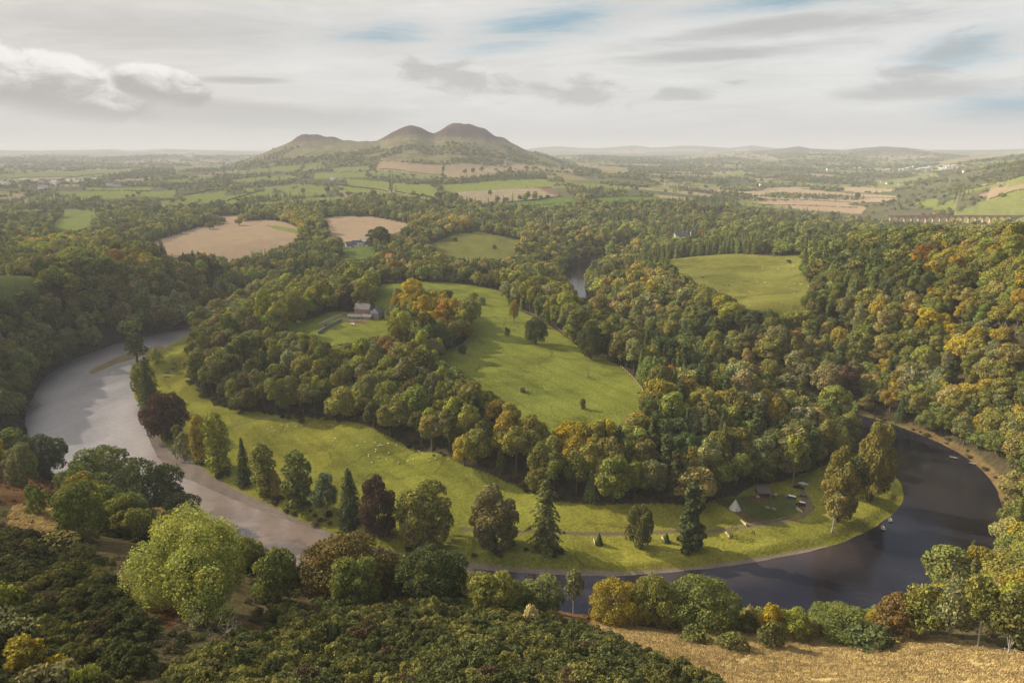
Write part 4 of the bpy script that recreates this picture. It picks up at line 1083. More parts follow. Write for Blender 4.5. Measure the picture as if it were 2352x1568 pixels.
def bank_trees():
    rng = np.random.default_rng(77); LX = [-100,0,60,100,160,200,330,430,470,560,640,700,760,900,1070,1100,1200,1300,1350,1500,1600,1690,1750,1860,1950,2000,2060,2150,2230,2352]
    LY = [1000,1000,1005,1015,1065,1045,1050,1160,1195,1225,1282,1305,1250,1270,1300,1328,1338,1346,1342,1338,1352,1408,1404,1416,1404,1404,1376,1348,1340,1300]
    gx, gy = np.meshgrid(np.arange(-260, 260, 5.6), np.arange(120, 420, 5.6)); x = (gx + rng.uniform(-2.4, 2.4, gx.shape)).ravel(); y = (gy + rng.uniform(-2.4, 2.4, gy.shape)).ravel()
    sd = river_sd(x, y); k = inpoly(x, y, FORE) & (sd > 2) & (sd < 58) & ~inpoly(x, y, STRAW) & ~inpoly(x, y, GORSE_A) & ~inpoly(x, y, GORSE_B) & ~inpoly(x, y, DRY) & ~inpoly(x, y, BRACK[0]) & ~inpoly(x, y, BRACK[1]); x, y, sd = x[k], y[k], sd[k]; z = tz(x, y); n = 0
    cand = []
    names = ['green', 'olive', 'darkolive', 'olive', 'tawny', 'green', 'gold', 'lime', 'dark']
    for i in range(len(x)):
        if any((x[i] - a) ** 2 + (y[i] - b) ** 2 < (c * .75) ** 2 for a, b, c in PLACED): continue
        px, py = project(x[i], y[i], z[i]); 
        if not (-80 < px < 2430): continue
        f = y[i] * math.cos(PITCH) + (CAMZ - z[i]) * math.sin(PITCH)
        hm = (py - np.interp(px, LX, LY)) * f / FOC / math.cos(math.atan2(CAMZ - z[i], y[i])) ; h = min(rng.uniform(7, 14), hm * rng.uniform(.8, 1.0))
        if h < 2.5: continue
        kk = rng.random(); key = 'bush1' if h < 4.5 else ('oak' if kk < .35 else 'round%d' % rng.integers(3) if kk < .8 else 'birch2'); p = PROTO[key]
        w = min(h * rng.uniform(.8, 1.15), 11); cn = names[rng.integers(len(names))]
        cand.append((h / f * (1 if 0 < px < 2352 else .1), key, x[i], y[i], z[i] - .2, w / p['W'], h / p['H'], rng.random() * 6.28, np.array(C[cn]) * rng.uniform(.8, 1.2), cn, float(px), float(py))); n += 1
    cand.sort(key=lambda c: -c[0]); taken = []; rest = []
    for c in cand:
        if len(taken) < 75 and c[0] > 0 and all((c[10] - t[10]) ** 2 + (c[11] - t[11]) ** 2 > 26 ** 2 for t in taken): taken.append(c)
        else: rest.append(c)
    for c in taken:
        lab = '%s %s %s' % (COLW[c[9]], 'shrub' if c[1] == 'bush1' else kindof(c[1])[2], near_lm(c[10], c[11] - 30, LMF)); BANKL.setdefault(lab, []).append(new_tree(*c[1:9], lab, None))
    for lab, os_ in BANKL.items():
        for o_ in os_: o_['group'] = 'trees of the near river bank' if len(os_) == 1 else 'look-alike bank trees: ' + lab
    ks = sorted(set(c[1] for c in rest))
    scatter('bank_scrub', ks, [(c[2], c[3], c[4]) for c in rest], np.array([c[7] for c in rest]), [(c[5], c[5], c[6]) for c in rest], [ks.index(c[1]) for c in rest], np.array([c[8] for c in rest]), 'tangled small trees and bushes filling the near river bank', 'bank scrub')
    print('bank', n)
BANKL = {}
def near_lm(cx, cy_, LMs):
    d = [math.hypot(cx - l[0], (cy_ - l[1]) * 1.3) for l in LMs]; j = int(np.argmin(d)); l = LMs[j]; dx, dy = cx - l[0], cy_ - l[1]
    v = 'above' if dy < 0 else 'below'; h = 'left' if dx < 0 else 'right'; vv = 'upper-' if dy < 0 else 'lower-'
    rel = h + ' of' if abs(dx) > 2.2 * abs(dy) else (v if abs(dy) > 2.2 * abs(dx) else vv + h + ' of')
    return ('close ' if d[j] < 35 else ('' if d[j] < 80 else 'well ')) + rel + ' ' + l[2] + ' on the near bank'
LMF = [(60,1070,'the domed grey-brown tree'),(240,1080,'the high green oak'),(380,1150,'the dark reaching oak'),(450,1270,'the huge willow'),(630,1320,'the willow-side tree'),(800,1290,'the brown-topped oak'),(990,1310,'the dark oak thicket'),(1130,1355,'the olive tree'),(1235,1340,'the dead tree'),
       (1315,1355,'the slender birch'),(1410,1370,'the gold-topped oak'),(1500,1370,'the orange-tipped oak'),(1610,1380,'the wide dark oak'),(1765,1420,'the bright yellow tree'),(1925,1430,'the long hawthorn'),(2050,1410,'the rusty tree'),(2180,1400,'the grey-green birch'),(2310,1420,'the corner birch')]
print('woods', len(WX), time.time() - T0)
def dress_woods():
    n = len(WX); rng = wrng
    px, py = project(WX, WY, WZ + 12)
    R = np.hypot(WX, WY)
    key = []; tint = np.zeros((n, 3)); sw = np.zeros(n); sh = np.zeros(n); cname = []
    for i in range(n):
        reg = region(px[i], py[i]); cols = BASE[reg]; con = CON[reg]; spotted = False
        for (sx, sy, rx, ry, cs, p) in SPOT:
            d = ((px[i] - sx) / rx) ** 2 + ((py[i] - sy) / ry) ** 2
            if d < 1 and rng.random() < p:
                cols = cs; spotted = True; break
        cn = cols[rng.integers(len(cols))]
        patchn = vnoise(np.array([WX[i] / 60]), np.array([WY[i] / 60]), 91)[0]
        isc = (not spotted) and rng.random() < (con * (2.2 if patchn > .6 else .5))
        near = R[i] < 640
        if isc:
            k = ('conifer%d' % rng.integers(2) if rng.random() < .7 else 'fir') if near else 'mconifer%d' % rng.integers(2)
            cn = ['dark', 'darkolive', 'dark', 'green'][rng.integers(4)]; w = 1.0; h = rng.uniform(.75, 1.15)
        else:
            u = rng.random()
            tallish = reg in 'WM' and u < .65 or u < .3
            if near: k = 'tall%d' % rng.integers(3) if tallish else ('round%d' % rng.integers(3) if u < .93 else 'birch2')
            else: k = 'mtall%d' % rng.integers(2) if tallish else 'mround%d' % rng.integers(3)
            e_ = rng.random(); w = rng.uniform(.8, 1.2) * (1.35 if e_ > .85 else 1); h = rng.uniform(.75, 1.15) * (1.25 if e_ > .85 else 1)
            if reg == 'S': h *= .95; w *= 1.05
            if reg in 'WMR': h *= 1.18; w *= 1.15
            if reg == 'L': h *= 1.15; w *= 1.1
        f = 1.08 if R[i] < 1000 else 1.08
        sw[i] = w * f; sh[i] = h * f
        key.append(k); cname.append(cn)
        tint[i] = np.array(C[cn]) * rng.uniform(.75, 1.3) * (1 + .4 * min(max((R[i] - 650) / 500, 0), 1)) * (1 + rng.normal(size=3) * .05)  # farther crowns get a paler tint standing in for haze
    return px, py, R, key, tint, sw, sh, cname
px_, py_, R_, key_, tint_, sw_, sh_, cname_ = dress_woods()
def limit_tops():
    lx = [1900, 2000, 2060, 2127, 2150, 2180, 2215, 2260, 2300, 2352, 2600]; ly = [540, 525, 522, 516, 516, 522, 532, 524, 514, 510, 505]
    H = np.array([PROTO[k]['H'] for k in key_]) * sh_
    lim = np.interp(px_, lx, ly); ux, uy = project(WX, WY, WZ + H); f = WY * math.cos(PITCH) + (CAMZ - WZ) * math.sin(PITCH)
    over = np.maximum(lim - uy, 0) * f / FOC
    m = (px_ > 1900) & (R_ < 1300) & (over > 0)
    sh_[m] = np.maximum(sh_[m] * (1 - over[m] / H[m]), .12); sw_[m] = np.minimum(sw_[m], np.maximum(sh_[m] * 1.3, .25))
    # keep the farmhouse in sight
    m = (px_ > 735) & (px_ < 905) & (uy < 752) & (uy > 640) & (R_ < np.hypot(*at_z(838, 735, 28)) - 4)
    sh_[m] = np.maximum(sh_[m] * (1 - (752 - uy[m]) * f[m] / FOC / H[m]), .2)
limit_tops()
def clear_views():
    # tree tops stop where the photograph shows open ground beginning behind them
    H = np.array([PROTO[k]['H'] for k in key_]) * sh_; ux, uy = project(WX, WY, WZ + H); f = WY * math.cos(PITCH) + (CAMZ - WZ) * math.sin(PITCH)
    for line in ([(645,762),(700,766),(745,790),(800,782),(860,772),(903,766)], [(1003,822),(1060,862),(1130,905),(1180,935),(1250,955),(1350,968),(1440,962),(1487,945)], [(1550,618),(1595,645),(1667,676),(1706,706),(1750,716),(1862,712)],
                 [(1000,576),(1040,590),(1156,594),(1190,584)], [(380,583),(540,580),(630,570),(692,545)], [(750,541),(825,550),(930,531)], [(770,594),(828,592),(862,588)], [(112,524),(169,531),(214,521)], [(-50,678),(0,668),(86,655)], [(440,764),(640,700)]):
        lx = [p[0] for p in line]; ly = [p[1] for p in line]
        if line[0][0] == 440: continue
        ex, ey, _ = ground(lx, ly); er = np.hypot(ex, ey)
        m = (ux > lx[0]) & (ux < lx[-1]); lim = np.interp(ux, lx, ly) + 7 * (vnoise(WX / 9, WY / 9, 8) - .6); re = np.interp(ux, lx, er)
        m &= (R_ < re + 4) & (R_ > re - 330) & (uy < lim)
        q = np.maximum(1 - (lim - uy) * f / FOC / H / .88, .3); sh_[m] *= q[m]; sw_[m] *= np.maximum(q[m] ** .5, .55)
clear_views()
# which trees show most: paint crowns front to back on a coarse grid of the view
def visible_share():
    n = len(WX); G = 4.0
    occ = np.zeros((int(1568 / G) + 1, int(2352 / G) + 1), bool); vis = np.zeros(n)
    H = np.array([PROTO[k]['H'] for k in key_]) * sh_; W = np.array([PROTO[k]['W'] for k in key_]) * sw_
    ux, uy = project(WX, WY, WZ + H); lx, ly = project(WX, WY, WZ + H * .2)
    f = WY * math.cos(PITCH) + (CAMZ - WZ) * math.sin(PITCH); hw = W * .45 / f * FOC
    for i in np.argsort(R_):
        x0, x1, y0, y1 = int((ux[i] - hw[i]) / G), int((ux[i] + hw[i]) / G) + 1, int(uy[i] / G), int(ly[i] / G) + 1
        x0 = max(x0, 0); y0 = max(y0, 0); x1 = min(x1, occ.shape[1]); y1 = min(y1, occ.shape[0])
        if x1 <= x0 or y1 <= y0: continue
        s = occ[y0:y1, x0:x1]; vis[i] = (~s).sum() * (1.0 if not s.all() else 0); s[:] = True
    return vis
vis_ = visible_share()
BANK_LATER = True
COLW = dict(olive='olive', green='mid-green', dark='dark green', lime='lime-green', yellow='yellow', gold='golden', orange='orange', rust='rust-coloured', red='red', brown='brown', maroon='purple-brown', grey='grey-green', blue='bluish', darkolive='dark olive', tawny='tawny', willow='pale', straw='straw')
bank_trees_after = True
LM = [(1688,1160,'the white tepee'),(1747,1121,'the open shed'),(1838,1140,'the parked cars'),(385,955,'the maroon beech'),(345,870,'the dark cone tree'),(560,1060,'the black spruce'),(845,725,'the pink house'),(262,830,'the river islet'),
      (1230,760,'the lone meadow oak'),(1355,785,'the second meadow oak'),(1137,1195,'the dome tree'),(1253,1180,'the ragged cedar'),(1587,1185,'the lone fir'),(1985,1040,'the golden clump'),(2035,1203,'the moored boats'),(1000,730,'the orange grove'),
      (687,1100,'the row of columnar trees'),(1465,1210,'the stout tree'),(1820,1055,'the bent pale-stemmed tree'),(1700,650,'the right-hand meadow'),(1090,560,'the far meadow'),(1815,785,'the rust-orange tree'),(1920,785,'the golden rounded tree'),
      (2200,510,'the viaduct'),(1325,660,'the far glimpse of river'),(680,705,'the spreading lawn oak'),(460,745,'the river corner tree'),(30,650,'the left-edge field'),(1480,930,'the meadow fence corner'),(2140,735,'the yellow treetops'),
      (2250,1060,'the outer river bend'),(815,557,'the white farm'),(500,545,'the brown field'),(165,505,'the golf green'),(1160,960,'the first golden treetops'),(1345,985,'the orange treetops'),(880,1180,'the purple beech'),(1719,989,'the wooden bench'),(2150,1350,'the birch grove')]
REGW = {'L': 'on the left bluff,', 'F': 'in the far woods,', 'U': 'in the upper-left wood,', 'C': 'in the dark plantation,', 'S': 'on the right-hand slope,', 'R': 'in the right wood,', 'W': 'in the meadow-side wood,', 'M': 'on the scarp,', 'B': 'in the middle wood,'}
bank_trees()
def name_woods():
    order = np.argsort(-vis_); quota = {'broadleaf tree': 185, 'conifer': 110, 'birch': 30}; chosen = []
    for i in order:
        if vis_[i] < 3 or not (0 < px_[i] < 2352): continue
        c = kindof(key_[i])[1]
        if quota.get(c, 0) > 0: quota[c] -= 1; chosen.append(i)
    used = {}
    made = []
    for i in chosen:
        cx, cy_ = px_[i], py_[i]
        d = [math.hypot(cx - l[0], (cy_ - l[1]) * 1.3) for l in LM]; j = int(np.argmin(d)); l = LM[j]
        dx, dy = cx - l[0], cy_ - l[1]
        v = 'above' if dy < 0 else 'below'; h = 'left' if dx < 0 else 'right'; vv = 'upper-' if dy < 0 else 'lower-'
        if abs(dx) > 2.2 * abs(dy): rel = h + ' of'
        elif abs(dy) > 2.2 * abs(dx): rel = v
        else: rel = vv + h + ' of'
        near = 'close ' if d[j] < 45 else ('' if d[j] < 110 else 'well ')
        p = PROTO[key_[i]]; hh = p['H'] * sh_[i]
        size = 'low' if hh < 12 else ('' if hh < 17.5 else 'high')
        ph = kindof(key_[i])[2]
        if ph.startswith('tall'): size = ''
        l2 = l[2].replace('the spreading lawn oak', 'the lawn oak').replace('the meadow fence corner', 'the fence corner'); l = (l[0], l[1], l2)
        size = '' if len((ph + REGW[region(cx, cy_)] + rel + l[2]).split()) > 9 else size
        lab = ' '.join(('%s %s %s %s %s%s %s' % (size, COLW[cname_[i]], ph, REGW[region(cx, cy_)], near, rel, l[2])).split())
        made.append((i, lab)); used[lab] = used.get(lab, 0) + 1
    seen = {}
    for i, lab in made:
        g = None
        if used[lab] > 1:
            g = 'look-alike woodland trees: ' + lab
            if used[lab] <= 3:
                seen.setdefault(lab, []).append(i)
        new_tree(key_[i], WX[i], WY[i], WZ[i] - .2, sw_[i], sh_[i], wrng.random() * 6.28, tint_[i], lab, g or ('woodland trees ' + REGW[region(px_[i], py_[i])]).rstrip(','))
    return set(int(i) for i, _ in made), used
CH, used_ = name_woods()
print('named', len(CH), 'distinct', len(used_), time.time() - T0)
keys_ = sorted(set(key_)); kid = {k: i for i, k in enumerate(keys_)}
rest = np.array([i for i in range(len(WX)) if i not in CH])
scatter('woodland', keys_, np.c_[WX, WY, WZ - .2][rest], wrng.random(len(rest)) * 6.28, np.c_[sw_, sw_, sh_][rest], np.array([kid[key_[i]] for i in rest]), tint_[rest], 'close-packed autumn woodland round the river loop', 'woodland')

def far_woods():
    rng = np.random.default_rng(17)
    X = []; Y = []; K = []
    for r0, r1, s in ((1750, 3200, 17), (3200, 5600, 24), (5600, 9500, 42)):
        n = int(2 * r1 * math.sin(rad(46)) / s); m = int(r1 / s)
        gx, gy = np.meshgrid(np.arange(-n // 2, n // 2) * float(s), np.arange(0, m) * float(s))
        gx = (gx + rng.uniform(-.5, .5, gx.shape) * s).ravel(); gy = (gy + rng.uniform(-.5, .5, gy.shape) * s).ravel()
        r = np.hypot(gx, gy); a = np.degrees(np.arctan2(gx, gy)); k = (r >= r0) & (r < r1) & (np.abs(a) < 42)
        X.append(gx[k]); Y.append(gy[k]); K.append(np.full(k.sum(), s))
    X, Y, K = map(np.concatenate, (X, Y, K))
    z, hill = height_smooth(X, Y)
    ct, c2, ed = patch(X, Y)
    pw = np.where(X < 0, .34, .48)
    expl = np.zeros(len(X), bool); 
    for _, P in FP: expl |= inpoly(X, Y, P)
    band = inpoly(X, Y, BANDP)
    clump = fbm(X / 90, Y / 90, 3, 33)
    wood = (ct < pw) & (c2 > .12) & ~band
    hedge = (ed < 12) & (rng.random(len(X)) < .5)
    single = rng.random(len(X)) < .02
    keep = (wood & (clump > .43)) | hedge | single | ((ct >= pw) & (clump > .66)) 
    keep |= band & ((ed < 14) & (rng.random(len(X)) < .3) | (rng.random(len(X)) < .02))
    # wooded skirts of the three hills
    sk = (hill > 10) & (hill < 120) & (fbm(X / 240, Y / 240, 3, 36) + .0022 * (60 - hill) > .50)
    keep = np.where(hill > 10, sk, keep)
    keep &= ~expl
    bel = np.zeros(len(X), bool)
    for P in BELTS: bel |= inpoly(X, Y, P)
    keep |= bel
    keep &= (z < 260)
    X, Y, K, z, hill = X[keep], Y[keep], K[keep], z[keep], hill[keep]
    Z = tz(X, Y)
    n = len(X); con = (fbm(X / 200, Y / 200, 3, 34) > .52) & (rng.random(n) < .75) | bel[keep] & (rng.random(n) < .5)
    idx = np.where(con, 2, rng.integers(0, 2, n))
    cl = np.array([C['darkolive'], C['olive'], C['green'], C['dark'], C['grey'], C['tawny']])
    t = cl[rng.choice(6, n, p=[.28, .26, .16, .14, .1, .06])]; t[con] = np.array(C['dark']) * 1.15
    t = t * rng.uniform(1.0, 1.6, n)[:, None]
    s = np.where(K < 20, .85, np.where(K < 30, 1.15, 1.7)) * rng.uniform(.7, 1.2, n); hs = np.where(K > 30, .62, .82) * s * rng.uniform(.8, 1.15, n)
    scatter('distant_woodland', ['fround0', 'fround1', 'fconifer0'], np.c_[X, Y, Z - .5], rng.random(n) * 6.28, np.c_[s, s, hs], idx, t, 'far-off woods and tree belts across the wide valley', 'distant woodland')
    print('far', n)
BANDP = wpoly([(60,437),(300,428),(500,432),(640,430),(715,396),(860,385),(1010,372),(1150,395),(1270,410),(1320,440),(1400,440),(1600,456),(1560,474),(1350,490),(1040,492),(900,484),(500,474),(300,462),(100,462)])
BELTS = [wpoly(p) for p in ([(842,402),(880,408),(930,414),(1010,421),(1010,414),(1130,404),(1250,398),(1256,412),(1130,417),(1015,425),(930,424),(870,414)],
  [(1300,440),(1340,434),(1428,436),(1430,449),(1350,456),(1310,452)],[(1380,472),(1560,476),(1680,476),(1690,462),(1750,452),(1980,460),(1990,455),(1800,445),(1690,455)],
  [(1025,452),(1040,448),(1055,470),(1050,484),(1030,484),(1020,466)], [(234,408),(300,395),(345,392),(400,396),(400,404),(300,408),(240,418)], [(540,456),(700,452),(700,460),(545,470)],
  [(1695,478),(1760,483),(1870,492),(1930,500),(1990,520),(1960,530),(1890,520),(1800,504),(1700,492)])]
far_woods()

# ---------------------------------------------------------------- gorse, dry grass and undergrowth on the hillside
def hillside_cover():
    rng = np.random.default_rng(23)
    def pts(P, s, jit=.5):
        P = np.array(P); x0, y0 = P.min(0); x1, y1 = P.max(0)
        gx, gy = np.meshgrid(np.arange(x0, x1, s), np.arange(y0, y1, s))
        x = (gx + rng.uniform(-jit, jit, gx.shape) * s).ravel(); y = (gy + rng.uniform(-jit, jit, gy.shape) * s).ravel()
        k = inpoly(x, y, P) & (np.hypot(x, y) > 45) & (y > 30)
        return x[k], y[k]
    xs, ys, tg = [], [], []
    for P, s in ((GORSE_A, 1.5), (GORSE_B, 1.6)):
        x, y = pts(P, s); xs.append(x); ys.append(y); tg.append(np.full(len(x), 0 if P is GORSE_A else 1))
    x, y, tg = map(np.concatenate, (xs, ys, tg))
    k = (fbm(x / 7, y / 7, 2, 41) > .27); x, y, tg = x[k], y[k], tg[k]
    n = len(x); z = tz(x, y)
    g = fbm(x / 5, y / 5, 2, 42)[:, None]
    t = np.where(g > .56, np.array((.185, .175, .048)), np.array((.105, .113, .038))) * rng.uniform(.7, 1.3, (n, 1))
    t = np.where((rng.random((n, 1)) < .06), np.array((.12, .085, .045)), t)
    t = np.where(tg[:, None] == 1, t * .75, t)
    s = rng.uniform(.7, 1.5, n) * (0.7 + .9 * fbm(x / 6, y / 6, 2, 43))
    scatter('gorse_thicket', ['gorse0', 'gorse1', 'gorse2'], np.c_[x, y, z], rng.random(n) * 6.28, np.c_[s, s, s * rng.uniform(.7, 1.25, n)], rng.integers(0, 3, n), t, 'dark green gorse and broom covering the knoll', 'gorse')
    print('gorse', n)
    x, y = pts(STRAW, .8); x2, y2 = pts(DRY, .9)
    x, y = np.r_[x, x2], np.r_[y, y2]; n = len(x); z = tz(x, y); g = fbm(x / 6, y / 2.5, 3, 44)[:, None]
    k = (g[:, 0] > .36); x, y, z, g = x[k], y[k], z[k], g[k]; n = len(x)
    t = np.array((.58, .46, .20)) * (1 - g) * 1.15 + np.array((.44, .31, .15)) * g * .9; t = t * rng.uniform(.75, 1.25, (n, 1))
    s = rng.uniform(.6, 1.2, n)
    scatter('dry_grass', ['grass0', 'grass1'], np.c_[x, y, z], rng.uniform(-.5, .5, n), np.c_[s, s, s * (.5 + g[:, 0])], rng.integers(0, 2, n), t, 'tall tawny dry grass on the near slope', 'dry grass')
    print('grass', n)
    # bracken and low scrub over the rest of the hillside, thicker towards the river
    x, y = pts([p for p in FORE], 3.0)
    sd = river_sd(x, y)
    k = (sd > 2) & ~inpoly(x, y, GORSE_A) & ~inpoly(x, y, GORSE_B) & ~inpoly(x, y, STRAW) & ~inpoly(x, y, DRY) & (fbm(x / 14, y / 14, 3, 45) + np.clip((55 - sd) / 300, -.06, .2) > .44)
    x, y, sd = x[k], y[k], sd[k]; n = len(x); z = tz(x, y)
    br = np.zeros(n, bool)
    for B in BRACK: br |= inpoly(x, y, B)
    lst = np.array([(.09, .075, .035), (.07, .08, .028), (.13, .10, .05), (.05, .055, .022)])
    t = lst[rng.integers(0, 4, n)] * rng.uniform(.7, 1.3, (n, 1)); t[br] = np.array((.19, .085, .035)) * rng.uniform(.7, 1.2, (br.sum(), 1))
    s = rng.uniform(.45, 1.0, n) * np.where(br, .5, 1) * np.where(sd < 40, 1.5, .9); hs = s * rng.uniform(.5, .95, n)
    scatter('undergrowth', ['bush0', 'bush1', 'thinbush'], np.c_[x, y, z], rng.random(n) * 6.28, np.c_[s, s, hs], rng.integers(0, 3, n), t, 'rusty bracken, brambles and scrub on the near hillside', 'undergrowth')
    print('scrub', n)
    # wood-edge shrubs along the meadow foot of the scarp and on the outer bank
    foot = flat([(432,840),(438,885),(478,920),(558,947),(650,957),(760,962),(870,996),(950,1030),(1060,1070),(1180,1113),(1290,1150),(1380,1156),(1600,1156),(1700,1130)], 4)
    xs, ys = [], []
    for a, b in zip(foot[:-1], foot[1:]):
        m = int(math.dist(a, b) / 1.5); t_ = rng.random(m); xs.append(a[0] + (b[0] - a[0]) * t_ + rng.normal(size=m) * 2.0); ys.append(a[1] + (b[1] - a[1]) * t_ + rng.normal(size=m) * 2.0 + 3.5)
    for i in range(len(OUTER) - 2):
        a = at_z(*OUTER[i], 0); b = at_z(*OUTER[i + 1], 0); m = int(math.dist(a, b) / 2.2); t_ = rng.random(m)
        xs.append(a[0] + (b[0] - a[0]) * t_ + rng.normal(size=m) * 3); ys.append(a[1] + (b[1] - a[1]) * t_ + rng.normal(size=m) * 3)
    for (hx, hy, hr) in PLACED:
        if -190 < hx < 40 and 255 < hy < 450:
            m = 9; xs.append(hx + rng.normal(size=m) * hr * .6); ys.append(hy + rng.normal(size=m) * hr * .5 - 1)
    x, y = np.concatenate(xs), np.concatenate(ys); k = (river_sd(x, y) > 1.2) & ~inpoly(x, y, SHINGLE); x, y = x[k], y[k]; n = len(x); z = tz(x, y)
    t = lst[rng.integers(0, 4, n)] * rng.uniform(.7, 1.3, (n, 1)); s = rng.uniform(.5, 1.3, n)
    scatter('shrubbery', ['bush0', 'bush1'], np.c_[x, y, z], rng.random(n) * 6.28, np.c_[s, s, s * rng.uniform(.6, 1, n)], rng.integers(0, 2, n), t, 'tangled shrubs along the wood foot and river banks', 'shrubbery')
hillside_cover()
print('cover', time.time() - T0)
# ---------------------------------------------------------------- built things
def P3(px, py, zoff=0.0):
    X, Y, Z = ground(px, py); return Vector((float(X[0]), float(Y[0]), float(Z[0]) + zoff))
def mm(px, py):
    p = P3(px, py); return (p.y * math.cos(PITCH) + (CAMZ - p.z) * math.sin(PITCH)) / FOC   # metres per photo pixel there
def obj(name, me, m=None, parent=None, loc=None, rz=0.0):
    o = bpy.data.objects.new(name, me); COL.objects.link(o)
    if m is not None and me is not None and not me.materials: me.materials.append(m)
    if parent is not None: o.parent = parent
    if loc is not None: o.location = loc
    o.rotation_euler = (0, 0, rz)
    return o
def root(name, label, cat, loc, rz=0.0, group=None):
    o = bpy.data.objects.new(name, None); COL.objects.link(o); o.location = loc; o.rotation_euler = (0, 0, rz); o['label'] = label; o['category'] = cat
    if group: o['group'] = group
    return o
class MB:
    def __init__(s): s.v = []; s.f = []
    def add(s, v, f):
        o = len(s.v); s.v += [tuple(p) for p in v]; s.f += [tuple(i + o for i in q) for q in f]; return s
    def box(s, cx, cy, cz, sx, sy, sz, rz=0.0):
        c, n = math.cos(rz), math.sin(rz); v = []
        for dz in (-.5, .5):
            for dx, dy in ((-.5, -.5), (.5, -.5), (.5, .5), (-.5, .5)):
                x, y = dx * sx, dy * sy; v.append((cx + x * c - y * n, cy + x * n + y * c, cz + dz * sz))
        return s.add(v, [(0, 3, 2, 1), (4, 5, 6, 7), (0, 1, 5, 4), (1, 2, 6, 5), (2, 3, 7, 6), (3, 0, 4, 7)])
    def gable(s, L, D, z0, h, ov=.35, t=.18, hip=0.0, cx=0, cy=0):
        """two roof slopes with thickness along x, ridge at y=cy"""
        for dz in (0,):
            l, d = L / 2 + ov, D / 2 + ov; r = l - hip
            zt = z0 + h; k = ov / (D / 2) * h
            v = [(cx - l, cy - d, z0 - k), (cx + l, cy - d, z0 - k), (cx + r, cy, zt), (cx - r, cy, zt), (cx - l, cy + d, z0 - k), (cx + l, cy + d, z0 - k)]
            v += [(a, b, c + t) for a, b, c in v]
            s.add(v, [(0, 1, 2, 3), (3, 2, 5, 4), (6, 9, 8, 7), (9, 10, 11, 8), (0, 6, 7, 1), (4, 5, 11, 10), (0, 3, 9, 6), (3, 4, 10, 9), (1, 7, 8, 2), (2, 8, 11, 5)] + ([(0, 4, 3), (1, 2, 5), (6, 9, 10), (7, 11, 8)] if hip else []))
        return s
    def house(s, L, D, H, h, hip=0.0):
        l, d = L / 2, D / 2
        v = [(-l, -d, -1.5), (l, -d, -1.5), (l, d, -1.5), (-l, d, -1.5), (-l, -d, H), (l, -d, H), (l, d, H), (-l, d, H)]
        f = [(0, 1, 5, 4), (2, 3, 7, 6), (1, 2, 6, 5), (3, 0, 4, 7)]
        if not hip:
            v += [(-l, 0, H + h), (l, 0, H + h)]; f += [(4, 8, 7), (5, 6, 9)]
        return s.add(v, f)
    def tube(s, pts, rs, n=6):
        v, f = tube(pts, rs, n); return s.add(v, f)
    def cyl(s, a, b, r, n=12):
        v, f = tube([a, b], [r, r], n); v = list(v); k = len(v); f = list(f)
        f.append(tuple(range(n - 1, -1, -1))); f.append(tuple(range(n, 2 * n))); return s.add(v, f)
    def mesh(s, name, m=None, smooth=False):
        me = bpy.data.meshes.new(name); me.from_pydata(s.v, [], s.f); me.update()
        if m: me.materials.append(m)
        if smooth: me.polygons.foreach_set('use_smooth', [True] * len(me.polygons))
        return me
PINK = plain('pink stone', (.30, .205, .165), .9, noise=.2, nscale=.6); STONE = plain('grey stone', (.26, .22, .19), .9, noise=.3, nscale=.7); SLATE = plain('slate', (.10, .10, .115), .6, noise=.25, nscale=.8)
PALESLATE = plain('weathered slate', (.165, .145, .13), .8, noise=.25, nscale=.8); WHITE = plain('white render', (.72, .70, .66), .8, noise=.08); GLASS = plain('window glass', (.03, .035, .04), .15, spec=.6)
SAND = plain('red sandstone', (.46, .29, .21), .9, noise=.25, nscale=.15); CREAM = plain('cream stone', (.34, .30, .24), .9, noise=.12); WOOD = plain('weathered wood', (.33, .27, .19), .85, noise=.3); PALEWOOD = plain('new pale wood', (.55, .45, .28), .8, noise=.2)
DARKWOOD = plain('dark wood', (.07, .055, .045), .85, noise=.3); CANVAS = plain('canvas', (.62, .58, .50), .9, noise=.08, nscale=.8); BLACK = plain('black rubber', (.02, .02, .02), .8); CARBLACK = plain('black paint', (.02, .022, .025), .3, spec=.5)
CARWHITE = plain('white paint', (.75, .75, .74), .3, spec=.5); CARGREY = plain('grey paint', (.10, .105, .11), .3, spec=.5); WOOL = plain('wool', (.68, .62, .50), .95, noise=.15, nscale=6); COW = plain('dark hide', (.03, .025, .02), .8)
COAT = plain('dark coat', (.03, .03, .04), .9); SKIN = plain('skin', (.45, .28, .2), .7); RUST = plain('red shed', (.30, .10, .08), .8, noise=.2); METAL = plain('pale metal', (.5, .52, .55), .4, spec=.5)
